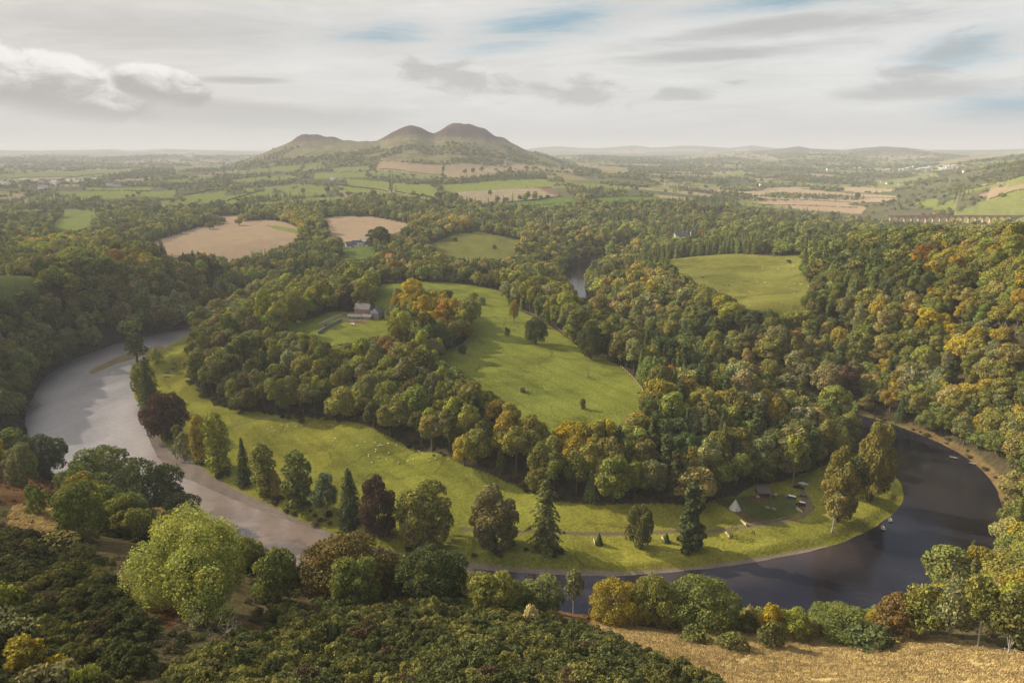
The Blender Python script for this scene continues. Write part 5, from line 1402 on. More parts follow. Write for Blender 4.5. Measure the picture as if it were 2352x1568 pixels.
def building(name, label, cat, loc, rz, L, D, H, h, wall, roof, hip=0.0, wins=(), chims=(), door=None, group=None, parent=None):
    r = root(name, label, cat, loc, rz, group)
    obj('wall', MB().house(L, D, H, h, hip).mesh('wall', wall), None, r)
    rf = obj('roof', MB().gable(L, D, H, h, hip=hip).mesh('roof', roof), None, r)
    for cx in chims:
        c = MB().box(cx, 0, H + h + .5, .9, .8, 1.6); c.box(cx, 0, H + h + 1.36, 1.1, 1.0, .14)
        ch = obj('chimney', c.mesh('chimney', wall), None, rf)
        obj('chimney_pot', MB().cyl((cx, 0, H + h + 1.43), (cx, 0, H + h + 1.95), .18, 8).mesh('pot', SAND), None, rf)
    for (side, u, z, w, hh) in wins:
        if side in 'fb': y = (-D / 2 - .03) if side == 'f' else D / 2 + .03; fr = MB().box(u, y, z, w + .24, .08, hh + .24); gl = MB().box(u, y * 1.0 + (-.05 if side == 'f' else .05), z, w, .04, hh)
        else: x = (-L / 2 - .03) if side == 'l' else L / 2 + .03; fr = MB().box(x, u, z, .08, w + .24, hh + .24); gl = MB().box(x + (-.05 if side == 'l' else .05), u, z, .04, w, hh)
        wn = obj('window', fr.mesh('frame', WHITE), None, r); obj('pane', gl.mesh('pane', GLASS), None, wn)
    if door is not None:
        obj('door', MB().box(door, -D / 2 - .04, 1.0, 1.0, .1, 2.1).mesh('door', DARKWOOD), None, r)
    return r
W2 = lambda L, n, z, s='f', w=.9, h=1.3: [(s, -L / 2 + L * (i + .5) / n, z, w, h) for i in range(n)]
def p_house():
    o = P3(838, 729)
    a = rad(-14); ca, sa = math.cos(a), math.sin(a)
    def at(u, v, dz=0.0):
        x, y = o.x + u * ca - v * sa, o.y + u * sa + v * ca
        return (x, y, float(tz(x, y)[0]) + dz)
    building('farmhouse', 'pink stone farmhouse with pale slate roof on the lawn', 'house', at(-3.2, 5), a, 14.5, 8.2, 7.6, 4.4, PINK, PALESLATE, wins=W2(13.5, 5, 5.4) + W2(13.5, 4, 2.0) + W2(6, 2, 5.2, 'l') + [('l', 0, 1.5, 1, 1.3)], chims=(-5, 5), door=3)
    building('house_wing', 'dark slate-roofed wing at the right end of the pink farmhouse', 'house', at(10.5, 2.5), a + rad(90), 12, 10, 5.6, 4.0, STONE, SLATE, hip=3.5, wins=W2(11, 4, 2.4, 'b') + W2(11, 4, 2.4, 'f') + W2(8, 3, 2.3, 'l'), chims=(0,), door=2)
    building('outbuilding', 'low stone outbuilding with pale roof before the pink farmhouse', 'outbuilding', at(4.5, -4.2), a, 9, 5, 2.6, 1.8, STONE, PALESLATE, wins=W2(9, 3, 1.5), door=-3)
    building('gabled_wing', 'gabled stone wing joining the pink farmhouse to its dark wing', 'house', at(4.2, 0.6), a + rad(90), 8, 5.6, 4.6, 2.8, PINK, PALESLATE, wins=W2(5, 2, 3.2, 'l'), chims=(2,))
    building('stable', 'long low stable range left in front of the farmhouse', 'outbuilding', at(-7.5, -4.5), a + rad(6), 12, 4.6, 2.4, 1.6, STONE, PALESLATE, wins=W2(12, 4, 1.4), door=4)
    building('garden_shed', 'small white garden shed behind the diagonal stone wall', 'shed', P3(811, 748), a, 2.6, 1.8, 1.7, .5, WHITE, METAL, wins=[('f', .5, 1, .6, .6)], door=-.6)
    building('red_shed', 'small red shed outside the diagonal stone wall', 'shed', P3(751, 748), a + .3, 3.2, 2.4, 1.8, .8, RUST, PALESLATE, wins=[('f', .8, 1.1, .6, .6)], door=-.6)
def wall_line(name, label, pts, h, t, m, cap=True, cat='wall', z0=-.4):
    Q = [P3(*p) for p in pts]; b = MB(); c = MB()
    for p, q in zip(Q[:-1], Q[1:]):
        n = max(1, int((q - p).length / 3))
        for i in range(n):
            s, e = p.lerp(q, i / n), p.lerp(q, (i + 1) / n); s.z = float(tz(s.x, s.y)[0]); e.z = float(tz(e.x, e.y)[0])
            d = (e - s); d.z = 0; u = d.normalized(); w = Vector((-u.y, u.x, 0)) * t / 2
            V = [s - w, e - w, e + w, s + w]
            b.add([v + Vector((0, 0, z0)) for v in V] + [v + Vector((0, 0, h)) for v in V], [(0, 3, 2, 1), (4, 5, 6, 7), (0, 1, 5, 4), (1, 2, 6, 5), (2, 3, 7, 6), (3, 0, 4, 7)])
            V = [s - w * 1.25, e - w * 1.25, e + w * 1.25, s + w * 1.25]
            c.add([v + Vector((0, 0, h + .003)) for v in V] + [v + Vector((0, 0, h + .18)) for v in V], [(0, 3, 2, 1), (4, 5, 6, 7), (0, 1, 5, 4), (1, 2, 6, 5), (2, 3, 7, 6), (3, 0, 4, 7)])
    o = obj(name, b.mesh(name, m)); o['label'] = label; o['category'] = cat
    if cap: obj('coping', c.mesh('coping', PALESLATE), None, o)
def fence(label, pts, h=1.2, gap=4.0, m=WOOD, rails=(.45, 1.0)):
    Q = [P3(*p) for p in pts]; r = root('fence', label, 'fence', Q[0])
    b = MB(); pm = MB().box(0, 0, h / 2 - .2, .14, .14, h + .4).mesh('post', m)
    for p, q in zip(Q[:-1], Q[1:]):
        n = max(1, int((q - p).length / gap))
        for i in range(n + 1):
            s = p.lerp(q, i / n); s.z = float(tz(s.x, s.y)[0])
            if i < n or q is Q[-1]: obj('post', pm, None, r, s - Q[0])
            if i:
                for z in rails: b.tube([tuple(prev - Q[0] + Vector((0, 0, z))), tuple(s - Q[0] + Vector((0, 0, z)))], [.05, .05], 4)
            prev = s
    obj('rails', b.mesh('rails', m), None, r); r['category'] = 'fence'
def hurdle(px0, py0, px1, py1, label, h=1.3, name='board_fence', m=PALEWOOD):
    a, b_ = P3(px0, py0), P3(px1, py1); d = b_ - a; L = Vector((d.x, d.y, 0)).length; rz = math.atan2(d.y, d.x); r = root(name, label, 'fence', (a + b_) / 2, rz)
    n = max(3, int(L / 1.6)); bd = MB()
    for z in (.25, .5, .75, 1.0): bd.box(0, 0, z * h, L, .05, .2 * h)
    obj('boards', bd.mesh('boards', m), None, r)
    pm = MB().box(0, .08, h / 2 - .2, .14, .12, h + .4).mesh('post', m)
    for i in range(n + 1): obj('post', pm, None, r, (-L / 2 + L * i / n, 0, 0))
def logjump(px, py, label, L=4.5, rz=0.0, group=None):
    r = root('log_jump', label, 'jump', P3(px, py), rz, group)
    obj('log', MB().cyl((-L / 2, 0, .55), (L / 2, 0, .55), .32).mesh('log', DARKWOOD), None, r)
    for s in (-1, 1): obj('support', MB().box(s * L * .38, 0, .1, .3, .8, .55).mesh('support', DARKWOOD), None, r)
def vehicle(loc, rz, label, cat, name, paint, L=4.6, W=1.85, H=1.75, kind='suv', roofm=None):
    r = root(name, label, cat, loc, rz); g = .35
    # side outline, x forward, extruded across with a tucked-in cabin
    belt = H * .56
    def shell(prof, w0, w1, z1):
        n = len(prof); v = []
        for s in (-1, 1):
            for (x, z) in prof:
                k = (z - g) / (H - g); w = w0 + (w1 - w0) * max(0, (z - z1) / (H - z1 + 1e-6)); v.append((x, s * w / 2, z))
        f = [tuple(range(n - 1, -1, -1)), tuple(range(n, 2 * n))] + [(i, (i + 1) % n, n + (i + 1) % n, n + i) for i in range(n)]
        return v, f
    hl = L / 2
    low = [(-hl, g), (hl, g), (hl, belt * .82), (hl - .15, belt * .95), (hl * .45, belt * 1.02), (-hl + .1, belt * 1.02), (-hl, belt * .9)]
    obj('body', MB().add(*shell(low, W, W, belt)).mesh('body', paint), None, r)
    if kind == 'van': cab = [(hl * .62, belt), (hl * .38, H), (-hl + .12, H), (-hl + .03, belt)]
    elif kind == 'pickup': cab = [(hl * .42, belt), (hl * .18, H), (-hl * .22, H), (-hl * .34, belt)]
    elif kind == 'estate': cab = [(hl * .42, belt), (hl * .12, H), (-hl * .8, H), (-hl + .05, belt)]
    else: cab = [(hl * .40, belt), (hl * .22, H), (-hl + .12, H), (-hl + .03, belt)]
    cab = [(x, z - .0) for x, z in cab]
    gl = [(x * .985, z if z > belt else z + .0) for x, z in cab]
    obj('windows', MB().add(*shell([(x, z + .002) for x, z in gl], W * .93, W * .80, belt)).mesh('windows', GLASS), None, r)
    x0, x1 = cab[1][0], cab[2][0]
    obj('roof', MB().box((x0 + x1) / 2, 0, H + .03, abs(x0 - x1) + .08, W * .82, .07).mesh('roof', roofm or paint), None, r)
    pl = MB()
    for x in (cab[2][0] + .05, (x0 + x1) / 2, x0 - .05):
        for s in (-1, 1): pl.box(x, s * W * .435, (belt + H) / 2, .10, .05, H - belt)
    obj('pillars', pl.mesh('pillars', paint), None, r)
    for x in (-hl * .62, hl * .62):
        for s in (-1, 1):
            w = obj('wheel', MB().cyl((x, s * (W / 2 - .13), .34), (x, s * (W / 2 + .03), .34), .34, 14).mesh('wheel', BLACK), None, r)
            obj('rim', MB().cyl((x, s * (W / 2 + .01), .34), (x, s * (W / 2 + .045), .34), .19, 10).mesh('rim', METAL), None, w)
    for s in (-1, 1):
        obj('headlight', MB().box(hl + .01, s * W * .36, belt * .72, .05, .32, .18).mesh('light', METAL), None, r); obj('tail_light', MB().box(-hl - .01, s * W * .42, belt * .75, .05, .14, .3).mesh('tail', RUST), None, r)
    obj('bumper', MB().box(hl + .04, 0, g + .12, .12, W * .96, .2).box(-hl - .04, 0, g + .12, .12, W * .96, .2).mesh('bumper', BLACK), None, r)
    return r
def skin_mesh(name, verts, edges, radii, m, sub=1):
    me = bpy.data.meshes.new(name); me.from_pydata(verts, edges, []); o = bpy.data.objects.new(name, me); COL.objects.link(o)
    sk = o.modifiers.new('s', 'SKIN')
    for v, rr_ in zip(me.skin_vertices[0].data, radii): v.radius = (rr_, rr_)
    me.skin_vertices[0].data[0].use_root = True
    if sub: s = o.modifiers.new('d', 'SUBSURF'); s.levels = sub
    dg = bpy.context.evaluated_depsgraph_get(); out = bpy.data.meshes.new_from_object(o.evaluated_get(dg)); out.name = name
    bpy.data.objects.remove(o); out.materials.clear(); out.materials.append(m); out.polygons.foreach_set('use_smooth', [True] * len(out.polygons)); return out
def quadruped(name, s, m, head_down=False):
    hz = .35 if head_down else .85
    V = [(-.35, 0, .62), (.0, 0, .64), (.35, 0, .62), (.52, 0, .72 if not head_down else .5), (.68, 0, hz), (.82, 0, hz - .06), (-.5, 0, .55)]
    E = [(0, 1), (1, 2), (2, 3), (3, 4), (4, 5), (0, 6)]; R = [.24, .27, .23, .13, .11, .06, .07]
    for x, b in ((-.38, 0), (.36, 2)):
        for sd in (-1, 1):
            k = len(V); V += [(x, sd * .15, .38), (x + (.05 if x < 0 else -.01), sd * .15, .2), (x, sd * .15, 0)]; E += [(b, k), (k, k + 1), (k + 1, k + 2)]; R += [.08, .045, .04]
    return skin_mesh(name, [tuple(c * s for c in v) for v in V], E, [r_ * s for r_ in R], m)
def flock():
    up = quadruped('sheep', .92, WOOL); dn = quadruped('sheep', .92, WOOL, True)
    ra = [(1705,912),(1750,918),(1735,898),(1800,885),(1838,880),(1838,895),(1815,915),(1855,910),(1885,893),(1928,890),(1978,878),(2045,888),(2125,888),(1905,980),(2140,970),(2330,992),(2282,1015)]
    rb = [(45,1023),(35,1038),(190,1070),(238,1045),(302,1047),(322,1070),(335,1065),(348,1066),(385,1055),(438,1067),(390,1115),(308,1093),(305,1107),(262,1125),(262,1137),(322,1143),(375,1157),(283,1175),(452,1177),(513,1165),(547,1157),(578,1102),(585,1107),(605,1115),(687,1152),(772,1155),(650,1163)]
    rc = [(685,912),(683,930),(785,938),(812,905),(850,903),(880,900),(905,940),(880,915),(652,1020),(887,1030),(920,1030),(835,1048),(865,1055),(882,1065),(935,1030),(950,1060),(975,1047),(600,1078),(617,1085),(885,1088),(600,1168),(810,1152),(870,1080),(928,1033),(700,1020)]
    rng = random.Random(4)
    def put(pts, g, lab):
        for i, (x, y) in enumerate(pts):
            o = bpy.data.objects.new('sheep', dn if rng.random() < .6 else up); COL.objects.link(o); o.location = P3(x, y); o.rotation_euler = (0, 0, rng.uniform(0, 6.28)); k = rng.uniform(.95, 1.2); o.scale = (k,) * 3
            o['label'] = lab; o['category'] = 'sheep'; o['group'] = g
    put([(.36 * x, 658.6 + .36 * y) for x, y in ra], 'sheep at the scarp foot of the lower meadow', 'small cream sheep among the upper part of the lower-meadow flock')
    put([(752.6 + .36 * x, 639.7 + .36 * y) for x, y in rb], 'sheep in the middle of the lower meadow', 'small cream sheep in the flock spread along the middle lower meadow')
    put([(1505 + .36 * x, 282 + .36 * y) for x, y in rc], 'sheep in the right-hand meadow', 'tiny pale sheep grazing in the right-hand meadow by the wood')
    cow = quadruped('cow', 1.9, COW, True)
    for i, (x, y) in enumerate([(1613, 638.5), (1663, 656), (1674, 657)]):
        o = bpy.data.objects.new('cow', cow); COL.objects.link(o); o.location = P3(x, y); o.rotation_euler = (0, 0, i * 1.3); o['category'] = 'cow'
        o['label'] = ['dark cow grazing alone at the left of the right-hand meadow', 'dark cow, left one of the pair in the right-hand meadow', 'dark cow, right one of the pair in the right-hand meadow'][i]
def person(loc, rz):
    V = [(0, 0, .95), (0, 0, 1.2), (0, 0, 1.42), (0, 0, 1.52), (0, 0, 1.64), (0, 0, 1.74)]; E = [(0, 1), (1, 2), (2, 3), (3, 4), (4, 5)]; R = [.15, .15, .16, .06, .09, .08]
    for s in (-1, 1):
        k = len(V); V += [(0, s * .2, 1.42), (.05, s * .26, 1.15), (.16, s * .25, .92), (.2, s * .25, .84)]; E += [(2, k), (k, k + 1), (k + 1, k + 2), (k + 2, k + 3)]; R += [.07, .05, .04, .035]
        k = len(V); V += [(.02 * s, s * .1, .88), (.08 * s, s * .11, .48), (.02 * s - .08, s * .11, .06), (.02 * s + .1, s * .12, .03)]; E += [(0, k), (k, k + 1), (k + 1, k + 2), (k + 2, k + 3)]; R += [.1, .065, .045, .035]
    r = root('person', 'person in dark clothes walking on the shingle beside the river', 'person', loc, rz)
    obj('body', skin_mesh('body', V, E, R, COAT), None, r)
    f = MB()
    v, fc = join([(np.array([(.085 * math.cos(a) * math.cos(b) + .02, .075 * math.sin(a) * math.cos(b), 1.68 + .11 * math.sin(b)) for b in np.linspace(-1.2, .3, 4) for a in np.linspace(-1.2, 1.2, 6)]), np.array([(i * 6 + j, i * 6 + j + 1, (i + 1) * 6 + j + 1, (i + 1) * 6 + j) for i in range(3) for j in range(5)]))])
    obj('face', f.add(v.tolist(), fc.tolist()).mesh('face', SKIN), None, r)
def farhouses():
    b = MB().house(1, .55, .42, .3).mesh('w', WHITE); 
    me = bpy.data.meshes.new('small_house')
    w = MB().house(14, 8, 5.5, 3.2); nf = len(w.f); w.gable(14, 8, 5.5, 3.2); me.from_pydata(w.v, [], w.f); me.materials.append(WHITE); me.materials.append(PALESLATE); me.polygons.foreach_set('material_index', [0] * nf + [1] * (len(w.f) - nf)); me.update()
    bright = me.copy(); bright.materials[1] = WHITE
    rng = random.Random(8)
    L = [(54,419),(60,417.5),(86,418.5),(96,418),(110,420),(120,418.5),(127,424),(160,416.5),(172,418),(192,416.5),(202,417),(210,416),(220,416.5),(3,424),(14,426),(100,435),(140,421),(180,421)]
    Rr = [(1962,387,1),(1975,388,1),(2025,395,1),(2032,393.5,1),(2040,392,1),(2070,393,1.3),(2081,389,1),(2090,386,1),(2098,385,1.3),(2106,390,1),(2114,389.7,1.4),(2122,389,1.2),(2131,388,1.2),(2150,387,1),(2160,389.7,1.3),(2164,392,1),(2172,385,1.2),(2181,382.5,1.3),(2190,382,1.2),(2176,387,1),(2135,385,1)]
    M = [(2027,419,1),(2039,423,1),(2046,420,.8),(2069,425,1),(2218,396,1),(1728,405,.8),(1738,404,.8),(1747,407,.8),(1757,406,.8),(1766,408,.8),(1778,407,.8),(1642,415,.8),(1707,449,.8),(1700,414,.8),(1716,410,.8)]
    def put(x, y, s, me_, lab, g, k=1.0):
        p = P3(x, y); o = bpy.data.objects.new('house', me_); COL.objects.link(o); o.location = p; o.rotation_euler = (0, 0, rng.uniform(-.6, .6)); f = s * k * rng.uniform(.8, 1.2); o.scale = (f * 1.3, f, f); o['label'] = lab; o['category'] = 'house'; o['group'] = g
    for x, y in L: put(x, y, 1.5, me, 'tiny pale house in the far village at the left edge of the plain', 'houses of the far left village')
    for x, y, s in Rr: put(x, y, s, bright, 'tiny bright white building in the far town below the right-hand hills', 'white buildings of the far right town', 1.15)
    for x, y, s in M: put(x, y, s, me, 'small pale house among the valley trees at middle right', 'houses scattered in the right valley', 1.2)
    for x, y, s, lab in ((256,427,2.0,'white farmhouse beside the long green field on the left plain'), (270,428.5,1.5,'low white barn right of the white farmhouse on the left plain'), (315,425,1.5,'pale house among trees on the left plain'), (372,425,1.4,'pale house beyond the hedged green fields, left of centre'), (437,362,5,'long white shed far away on the hazy left plain'),
                         (1906,392,2.6,'broad white building alone left of the far town'), (1752,428,1.6,'white farm buildings at the head of the stubble fields'), (2237,559,.8,'white roof glimpsed in the trees of the right ridge'), (765,413,1.1,'grey farm steading on the field slope left of the striped field'), (782,413,1.1,'second grey farm building beside the steading'), (1015-250,412,.8,'small farm shed left of the steading')):
        put(x, y, s, me, lab, 'outlying farm buildings')
def viaduct():
    p0 = Vector((at_z(2046, 496, 36)[0], 1506, 0)); n = 19; span = 15.6; top = 36.5; th = 5.0
    r = root('viaduct', 'tall red sandstone railway viaduct of many arches across the valley', 'viaduct', p0)
    obj('deck', MB().box(n * span / 2, 0, top - .4, n * span + 20, th + .6, .8).mesh('deck', SAND), None, r)
    for s in (-1, 1): obj('parapet', MB().box(n * span / 2, s * (th / 2 + .1), top + .603, n * span + 20, .4, 1.2).mesh('parapet', SAND), None, r)
    half = (span - 2.6) / 2; crown = top - 2.2; spring = crown - half
    V = []; F = []; m = 12
    for k in range(m + 1):
        a = math.pi * k / m; x = span / 2 - half * math.cos(a); z = spring + half * math.sin(a)
        for y in (-th / 2, th / 2): V += [(x, y, z), (x, y, top - .803)]
    for k in range(m):
        i = 4 * k; F += [(i, i + 1, i + 5, i + 4), (i + 2, i + 6, i + 7, i + 3), (i, i + 4, i + 6, i + 2)]
    am = bpy.data.meshes.new('arch'); am.from_pydata(V, [], F); am.materials.append(SAND); am.update()
    for i in range(n): obj('arch', am, None, r, (i * span, 0, 0))
    for i in range(n + 1):
        x = i * span; gz = float(tz(p0.x + x, p0.y)[0]) - 2; gz = min(gz, spring - 2)
        b = MB(); w1, w0 = 2.6, 3.3
        v = [(x - w0 / 2, -th / 2 - .4, gz), (x + w0 / 2, -th / 2 - .4, gz), (x + w0 / 2, th / 2 + .4, gz), (x - w0 / 2, th / 2 + .4, gz), (x - w1 / 2, -th / 2 + .003, top - .806), (x + w1 / 2, -th / 2 + .003, top - .806), (x + w1 / 2, th / 2 - .003, top - .806), (x - w1 / 2, th / 2 - .003, top - .806)]
        b.add(v, [(0, 1, 5, 4), (1, 2, 6, 5), (2, 3, 7, 6), (3, 0, 4, 7)])
        obj('pier', b.mesh('pier', SAND), None, r)
def hedge(label, pts, w=2.2, h=2.2, tint=(.055, .06, .024), size=1.3, gap=.0, name='hedge'):
    Q = [P3(*p) for p in pts]; rng = np.random.default_rng(int(pts[0][0])); P = []
    for a, b in zip(Q[:-1], Q[1:]):
        L = (b - a).length; n = int(L * 2.2)
        t = rng.random(n); xy = np.c_[a.x + (b.x - a.x) * t, a.y + (b.y - a.y) * t]
        if gap: k = vnoise(xy[:, 0] / 18, xy[:, 1] / 18, 5) > gap; xy = xy[k]
        P.append(xy)
    xy = np.concatenate(P); n = len(xy); d = dirs(n, rng, 0); hh = h * (.6 + .8 * vnoise(xy[:, 0] / 12, xy[:, 1] / 12, 6))
    z = tz(xy[:, 0], xy[:, 1]); Pp = np.c_[xy[:, 0] + d[:, 0] * w / 2, xy[:, 1] + d[:, 1] * w / 2, z + d[:, 2] * hh]
    v, f = quads(Pp, d, size, rng); me = mesh_np(name, v, f); me.materials.append(LEAF); o = bpy.data.objects.new(name, me); COL.objects.link(o); o['tint'] = list(tint); o['label'] = label; o['category'] = 'hedge'
def build_things():
    p_house()
    wall_line('stone_wall', 'long stone wall running diagonally down from the farmhouse garden', [(731, 767), (750, 755), (782, 738)], 2.4, .6, STONE)
    wall_line('garden_wall', 'red-brown garden wall across the front of the farmhouse', [(783, 738), (815, 741), (843, 744)], 2.4, .5, SAND)
    for i, (x, y, h, lab) in enumerate(((962, 685, 9, 'wooden pole on the meadow left of the orange grove'), (934, 692, 8, 'thin wooden pole behind the farmhouse'))):
        r = root('utility_pole', lab, 'pole', P3(x, y - (6 if i else 0))); obj('pole', MB().cyl((0, 0, -.5), (0, 0, h), .13, 8).mesh('pole', DARKWOOD), None, r); obj('crossarm', MB().box(0, 0, h - .6, 1.4, .1, .12).mesh('arm', DARKWOOD), None, r)
    # farm beyond
    for i, (x, y, L, D, H, h, rz, wl, rf, lab) in enumerate(((806,566,16,9,4,3.6,.5,STONE,SLATE,'largest slate-roofed barn of the farm beside the brown field'), (820,563,15,8,4,3.4,.35,STONE,SLATE,'slate-roofed house in the middle of the farm'), (836,560,14,8,4.2,3.6,-.5,STONE,PALESLATE,'gabled range at the right of the farm'),
        (828,565,9,5,3.2,1.6,0,WHITE,PALESLATE,'white-walled extension at the front of the farm'), (795,567,7,5,2.6,1.5,.2,WHITE,SLATE,'small white shed at the left end of the farm'))):
        building('farm_building', lab, 'farm building', P3(x, y), rz, L, D, H, h, wl, rf, wins=W2(L, 4, 1.9), chims=(L * .35,) if i in (1, 2) else (), door=0)
    for i, x in enumerate((794, 799, 805, 811, 816, 842, 848)):
        vehicle(P3(x, 571 - i * .9), .4 + i * .9, 'pale car parked at the farm beside the brown field', 'car', 'parked_car', CARWHITE if i % 3 else CARGREY, H=1.5, kind='estate')['group'] = 'cars parked at the farm'
    building('villa', 'grey-roofed country house among trees above the right plantation', 'house', P3(1513, 501), .1, 24, 12, 7, 5, STONE, PALESLATE, wins=W2(24, 6, 5) + W2(24, 5, 2), chims=(-9, 9), door=0)
    m = building('mansion', 'cream turreted mansion half hidden by trees', 'mansion', P3(1563, 556), .15, 22, 12, 11, 5, CREAM, SLATE, wins=W2(22, 6, 9) + W2(22, 6, 6), chims=(-9, 3, 9), door=0)
    building('mansion_wing', 'slender cream gabled wing right of the turreted mansion', 'mansion', P3(1590, 554), .1, 7, 7, 13, 5, CREAM, SLATE, wins=W2(7, 2, 11), chims=(-2, 3))
    building('barn', 'grey metal-roofed barn at the right edge of the ridge', 'barn', P3(2346, 562), .3, 20, 9, 6, 3, WHITE, METAL, wins=W2(20, 3, 2.5), door=3)
    viaduct(); farhouses(); flock()
    # campsite in the river bend
    p = P3(1688, 1168); r = root('tepee', 'white canvas tepee pitched on the meadow beside the wood', 'tent', p)
    n = 22; V = [(2.9 * math.cos(2 * math.pi * i / n) * (1 + .03 * (i % 2)), 2.9 * math.sin(2 * math.pi * i / n) * (1 + .03 * (i % 2)), 0) for i in range(n)] + [(.28 * math.cos(2 * math.pi * i / n), .28 * math.sin(2 * math.pi * i / n), 4.9) for i in range(n)]
    me = bpy.data.meshes.new('cover'); me.from_pydata(V, [], [(i, (i + 1) % n, n + (i + 1) % n, n + i) for i in range(n)]); me.materials.append(CANVAS); obj('cover', me, None, r)
    for i in range(7): a = i * .9; obj('pole', MB().tube([(-.5 * math.cos(a), -.5 * math.sin(a), 3.9), (.75 * math.cos(a), .75 * math.sin(a), 6.3)], [.05, .03], 5).mesh('pole', WOOD), None, r)
    obj('door_flap', MB().add([(.3, -2.93, .02), (-.4, -2.93, .02), (-.02, -1.75, 2.3)], [(0, 1, 2)]).mesh('flap', WOOD), None, r)
    p = P3(1752, 1138); r = root('open_shed', 'dark open-fronted wooden shed against the wood edge', 'shed', p, -.12)
    obj('roof', MB().add([(-3.6, -2.6, 2.5), (3.6, -2.6, 2.5), (3.6, 2.4, 3.9), (-3.6, 2.4, 3.9), (-3.6, -2.6, 2.65), (3.6, -2.6, 2.65), (3.6, 2.4, 4.05), (-3.6, 2.4, 4.05)], [(0, 3, 2, 1), (4, 5, 6, 7), (0, 1, 5, 4), (1, 2, 6, 5), (2, 3, 7, 6), (3, 0, 4, 7)]).mesh('roof', plain('felt roof', (.13, .10, .09), .9)), None, r)
    obj('back_wall', MB().box(0, 2.1, 1.8, 6.6, .12, 3.8).mesh('bw', DARKWOOD), None, r)
    for s in (-1, 1):
        obj('side_wall', MB().box(s * 3.25, 0.6, 1.3, .12, 2.8, 2.7).mesh('sw', DARKWOOD), None, r); obj('post', MB().box(s * 3.2, -2.3, 1.2, .18, .18, 2.6).mesh('po', PALEWOOD), None, r)
    for (x, y, lab) in ((1741, 1142, 'small white chest in front of the open shed, left'), (1781, 1137, 'white box at the right of the open shed')):
        r = root('storage_chest', lab, 'chest', P3(x, y), .2); obj('box', MB().box(0, 0, .35, 1.3, .7, .7).mesh('b', WHITE), None, r); obj('lid', MB().box(0, 0, .77, 1.4, .8, .12).mesh('l', METAL), None, r)
    vehicle(P3(1815, 1146), 2.65, 'white-roofed camper van parked on the grass near the shed', 'van', 'camper_van', CARGREY, 5.2, 2.0, 2.1, 'van', CARWHITE)
    vehicle(P3(1838, 1160), 2.75, 'dark off-road car with white roof parked by the track', 'car', 'offroad_car', CARBLACK, 4.4, 1.85, 1.95, 'suv', CARWHITE)
    vehicle(P3(1841, 1141), 2.6, 'black estate car parked behind the off-road car', 'car', 'estate_car', CARGREY, 4.6, 1.85, 1.5, 'estate')
    vehicle(P3(1834, 1121), 2.7, 'black pickup parked in the shade beside the upturned boats', 'car', 'pickup_truck', CARBLACK, 5.2, 1.9, 1.8, 'pickup')
    def boat(loc, rz, label, m, up=False, L=4.4):
        r = root('rowing_boat', label, 'boat', loc, rz); V = []; n = 9; st = 7
        for i in range(n):
            t = i / (n - 1) * 2 - 1; w = .72 * (1 - max(0, t) ** 2.4) * (1 - .25 * max(0, -t) ** 3) + .02; kz = .12 + .25 * max(0, t) ** 3
            for j in range(st): a = math.pi * j / (st - 1); V.append((t * L / 2, -w * math.cos(a), (.62 + .15 * t * t) - (.62 - kz) * math.sin(a) ** .7 * 1.0))
        F = [(i * st + j, (i + 1) * st + j, (i + 1) * st + j + 1, i * st + j + 1) for i in range(n - 1) for j in range(st - 1)] + [tuple(range(st))]
        if up: V = [(x, y, .75 - z) for x, y, z in V]
        me = bpy.data.meshes.new('hull'); me.from_pydata(V, [], F); me.materials.append(m); me.polygons.foreach_set('use_smooth', [True] * len(F)); obj('hull', me, None, r)
        if not up:
            for x in (-.9, .5): obj('seat', MB().box(x, 0, .48, .28, 1.25, .05).mesh('seat', PALEWOOD), None, r)
            obj('gunwale', MB().tube([(V[i * st][0], V[i * st][1], V[i * st][2]) for i in range(n)], [.04] * n, 5).tube([(V[i * st + st - 1][0], V[i * st + st - 1][1], V[i * st + st - 1][2]) for i in range(n)], [.04] * n, 5).mesh('g', PALEWOOD), None, r)
    BOATG = plain('boat paint', (.13, .15, .15), .5)
    x, y = at_z(2044, 1194, .1); boat((float(x), float(y), -.1), 1.2, 'grey rowing boat moored at the meadow point, farther one', BOATG)
    x, y = at_z(2028, 1213, .1); boat((float(x), float(y), -.1), 1.2, 'grey rowing boat moored at the meadow point, nearer one', BOATG)
    boat(P3(1842, 1109), .1, 'white upturned boat on the grass, farther of the two', CARWHITE, True, 3.8); boat(P3(1850, 1112), -.1, 'white upturned boat on the grass, nearer of the two', CARWHITE, True, 3.8)
    x, y = at_z(2192, 1050, .1)
    for (px, py, lab) in ((2190, 1049, 'pale rowing boat lying at the far bank upstream of the bend'), (2235, 1063, 'second pale boat drawn in at the far bank')):
        x, y = at_z(px, py + 2, .1); boat((float(x), float(y), -.1), -.6, lab, BOATG)
    for (x, y, lab) in ((1763, 1167, 'picnic table on the dark mown grass, left one'), (1778, 1170, 'picnic table on the dark mown grass, right one')):
        r = root('picnic_table', lab, 'picnic table', P3(x, y), -.75); obj('table_top', MB().box(0, 0, .75, 1.9, .8, .06).mesh('t', WOOD), None, r)
        for s in (-1, 1):
            obj('bench_seat', MB().box(0, s * .75, .45, 1.9, .28, .05).mesh('s', WOOD), None, r)
            obj('leg', MB().box(s * .7, 0, .38, .1, 1.5, .08).tube([(s * .7, -.65, 0), (s * .7, -.25, .72)], [.05, .05], 4).tube([(s * .7, .65, 0), (s * .7, .25, .72)], [.05, .05], 4).mesh('l', WOOD), None, r)
    r = root('wooden_bench', 'pale wooden bench on the wooded bank above the campsite', 'bench', P3(1719, 1040), 0.1); r.location.z += .0
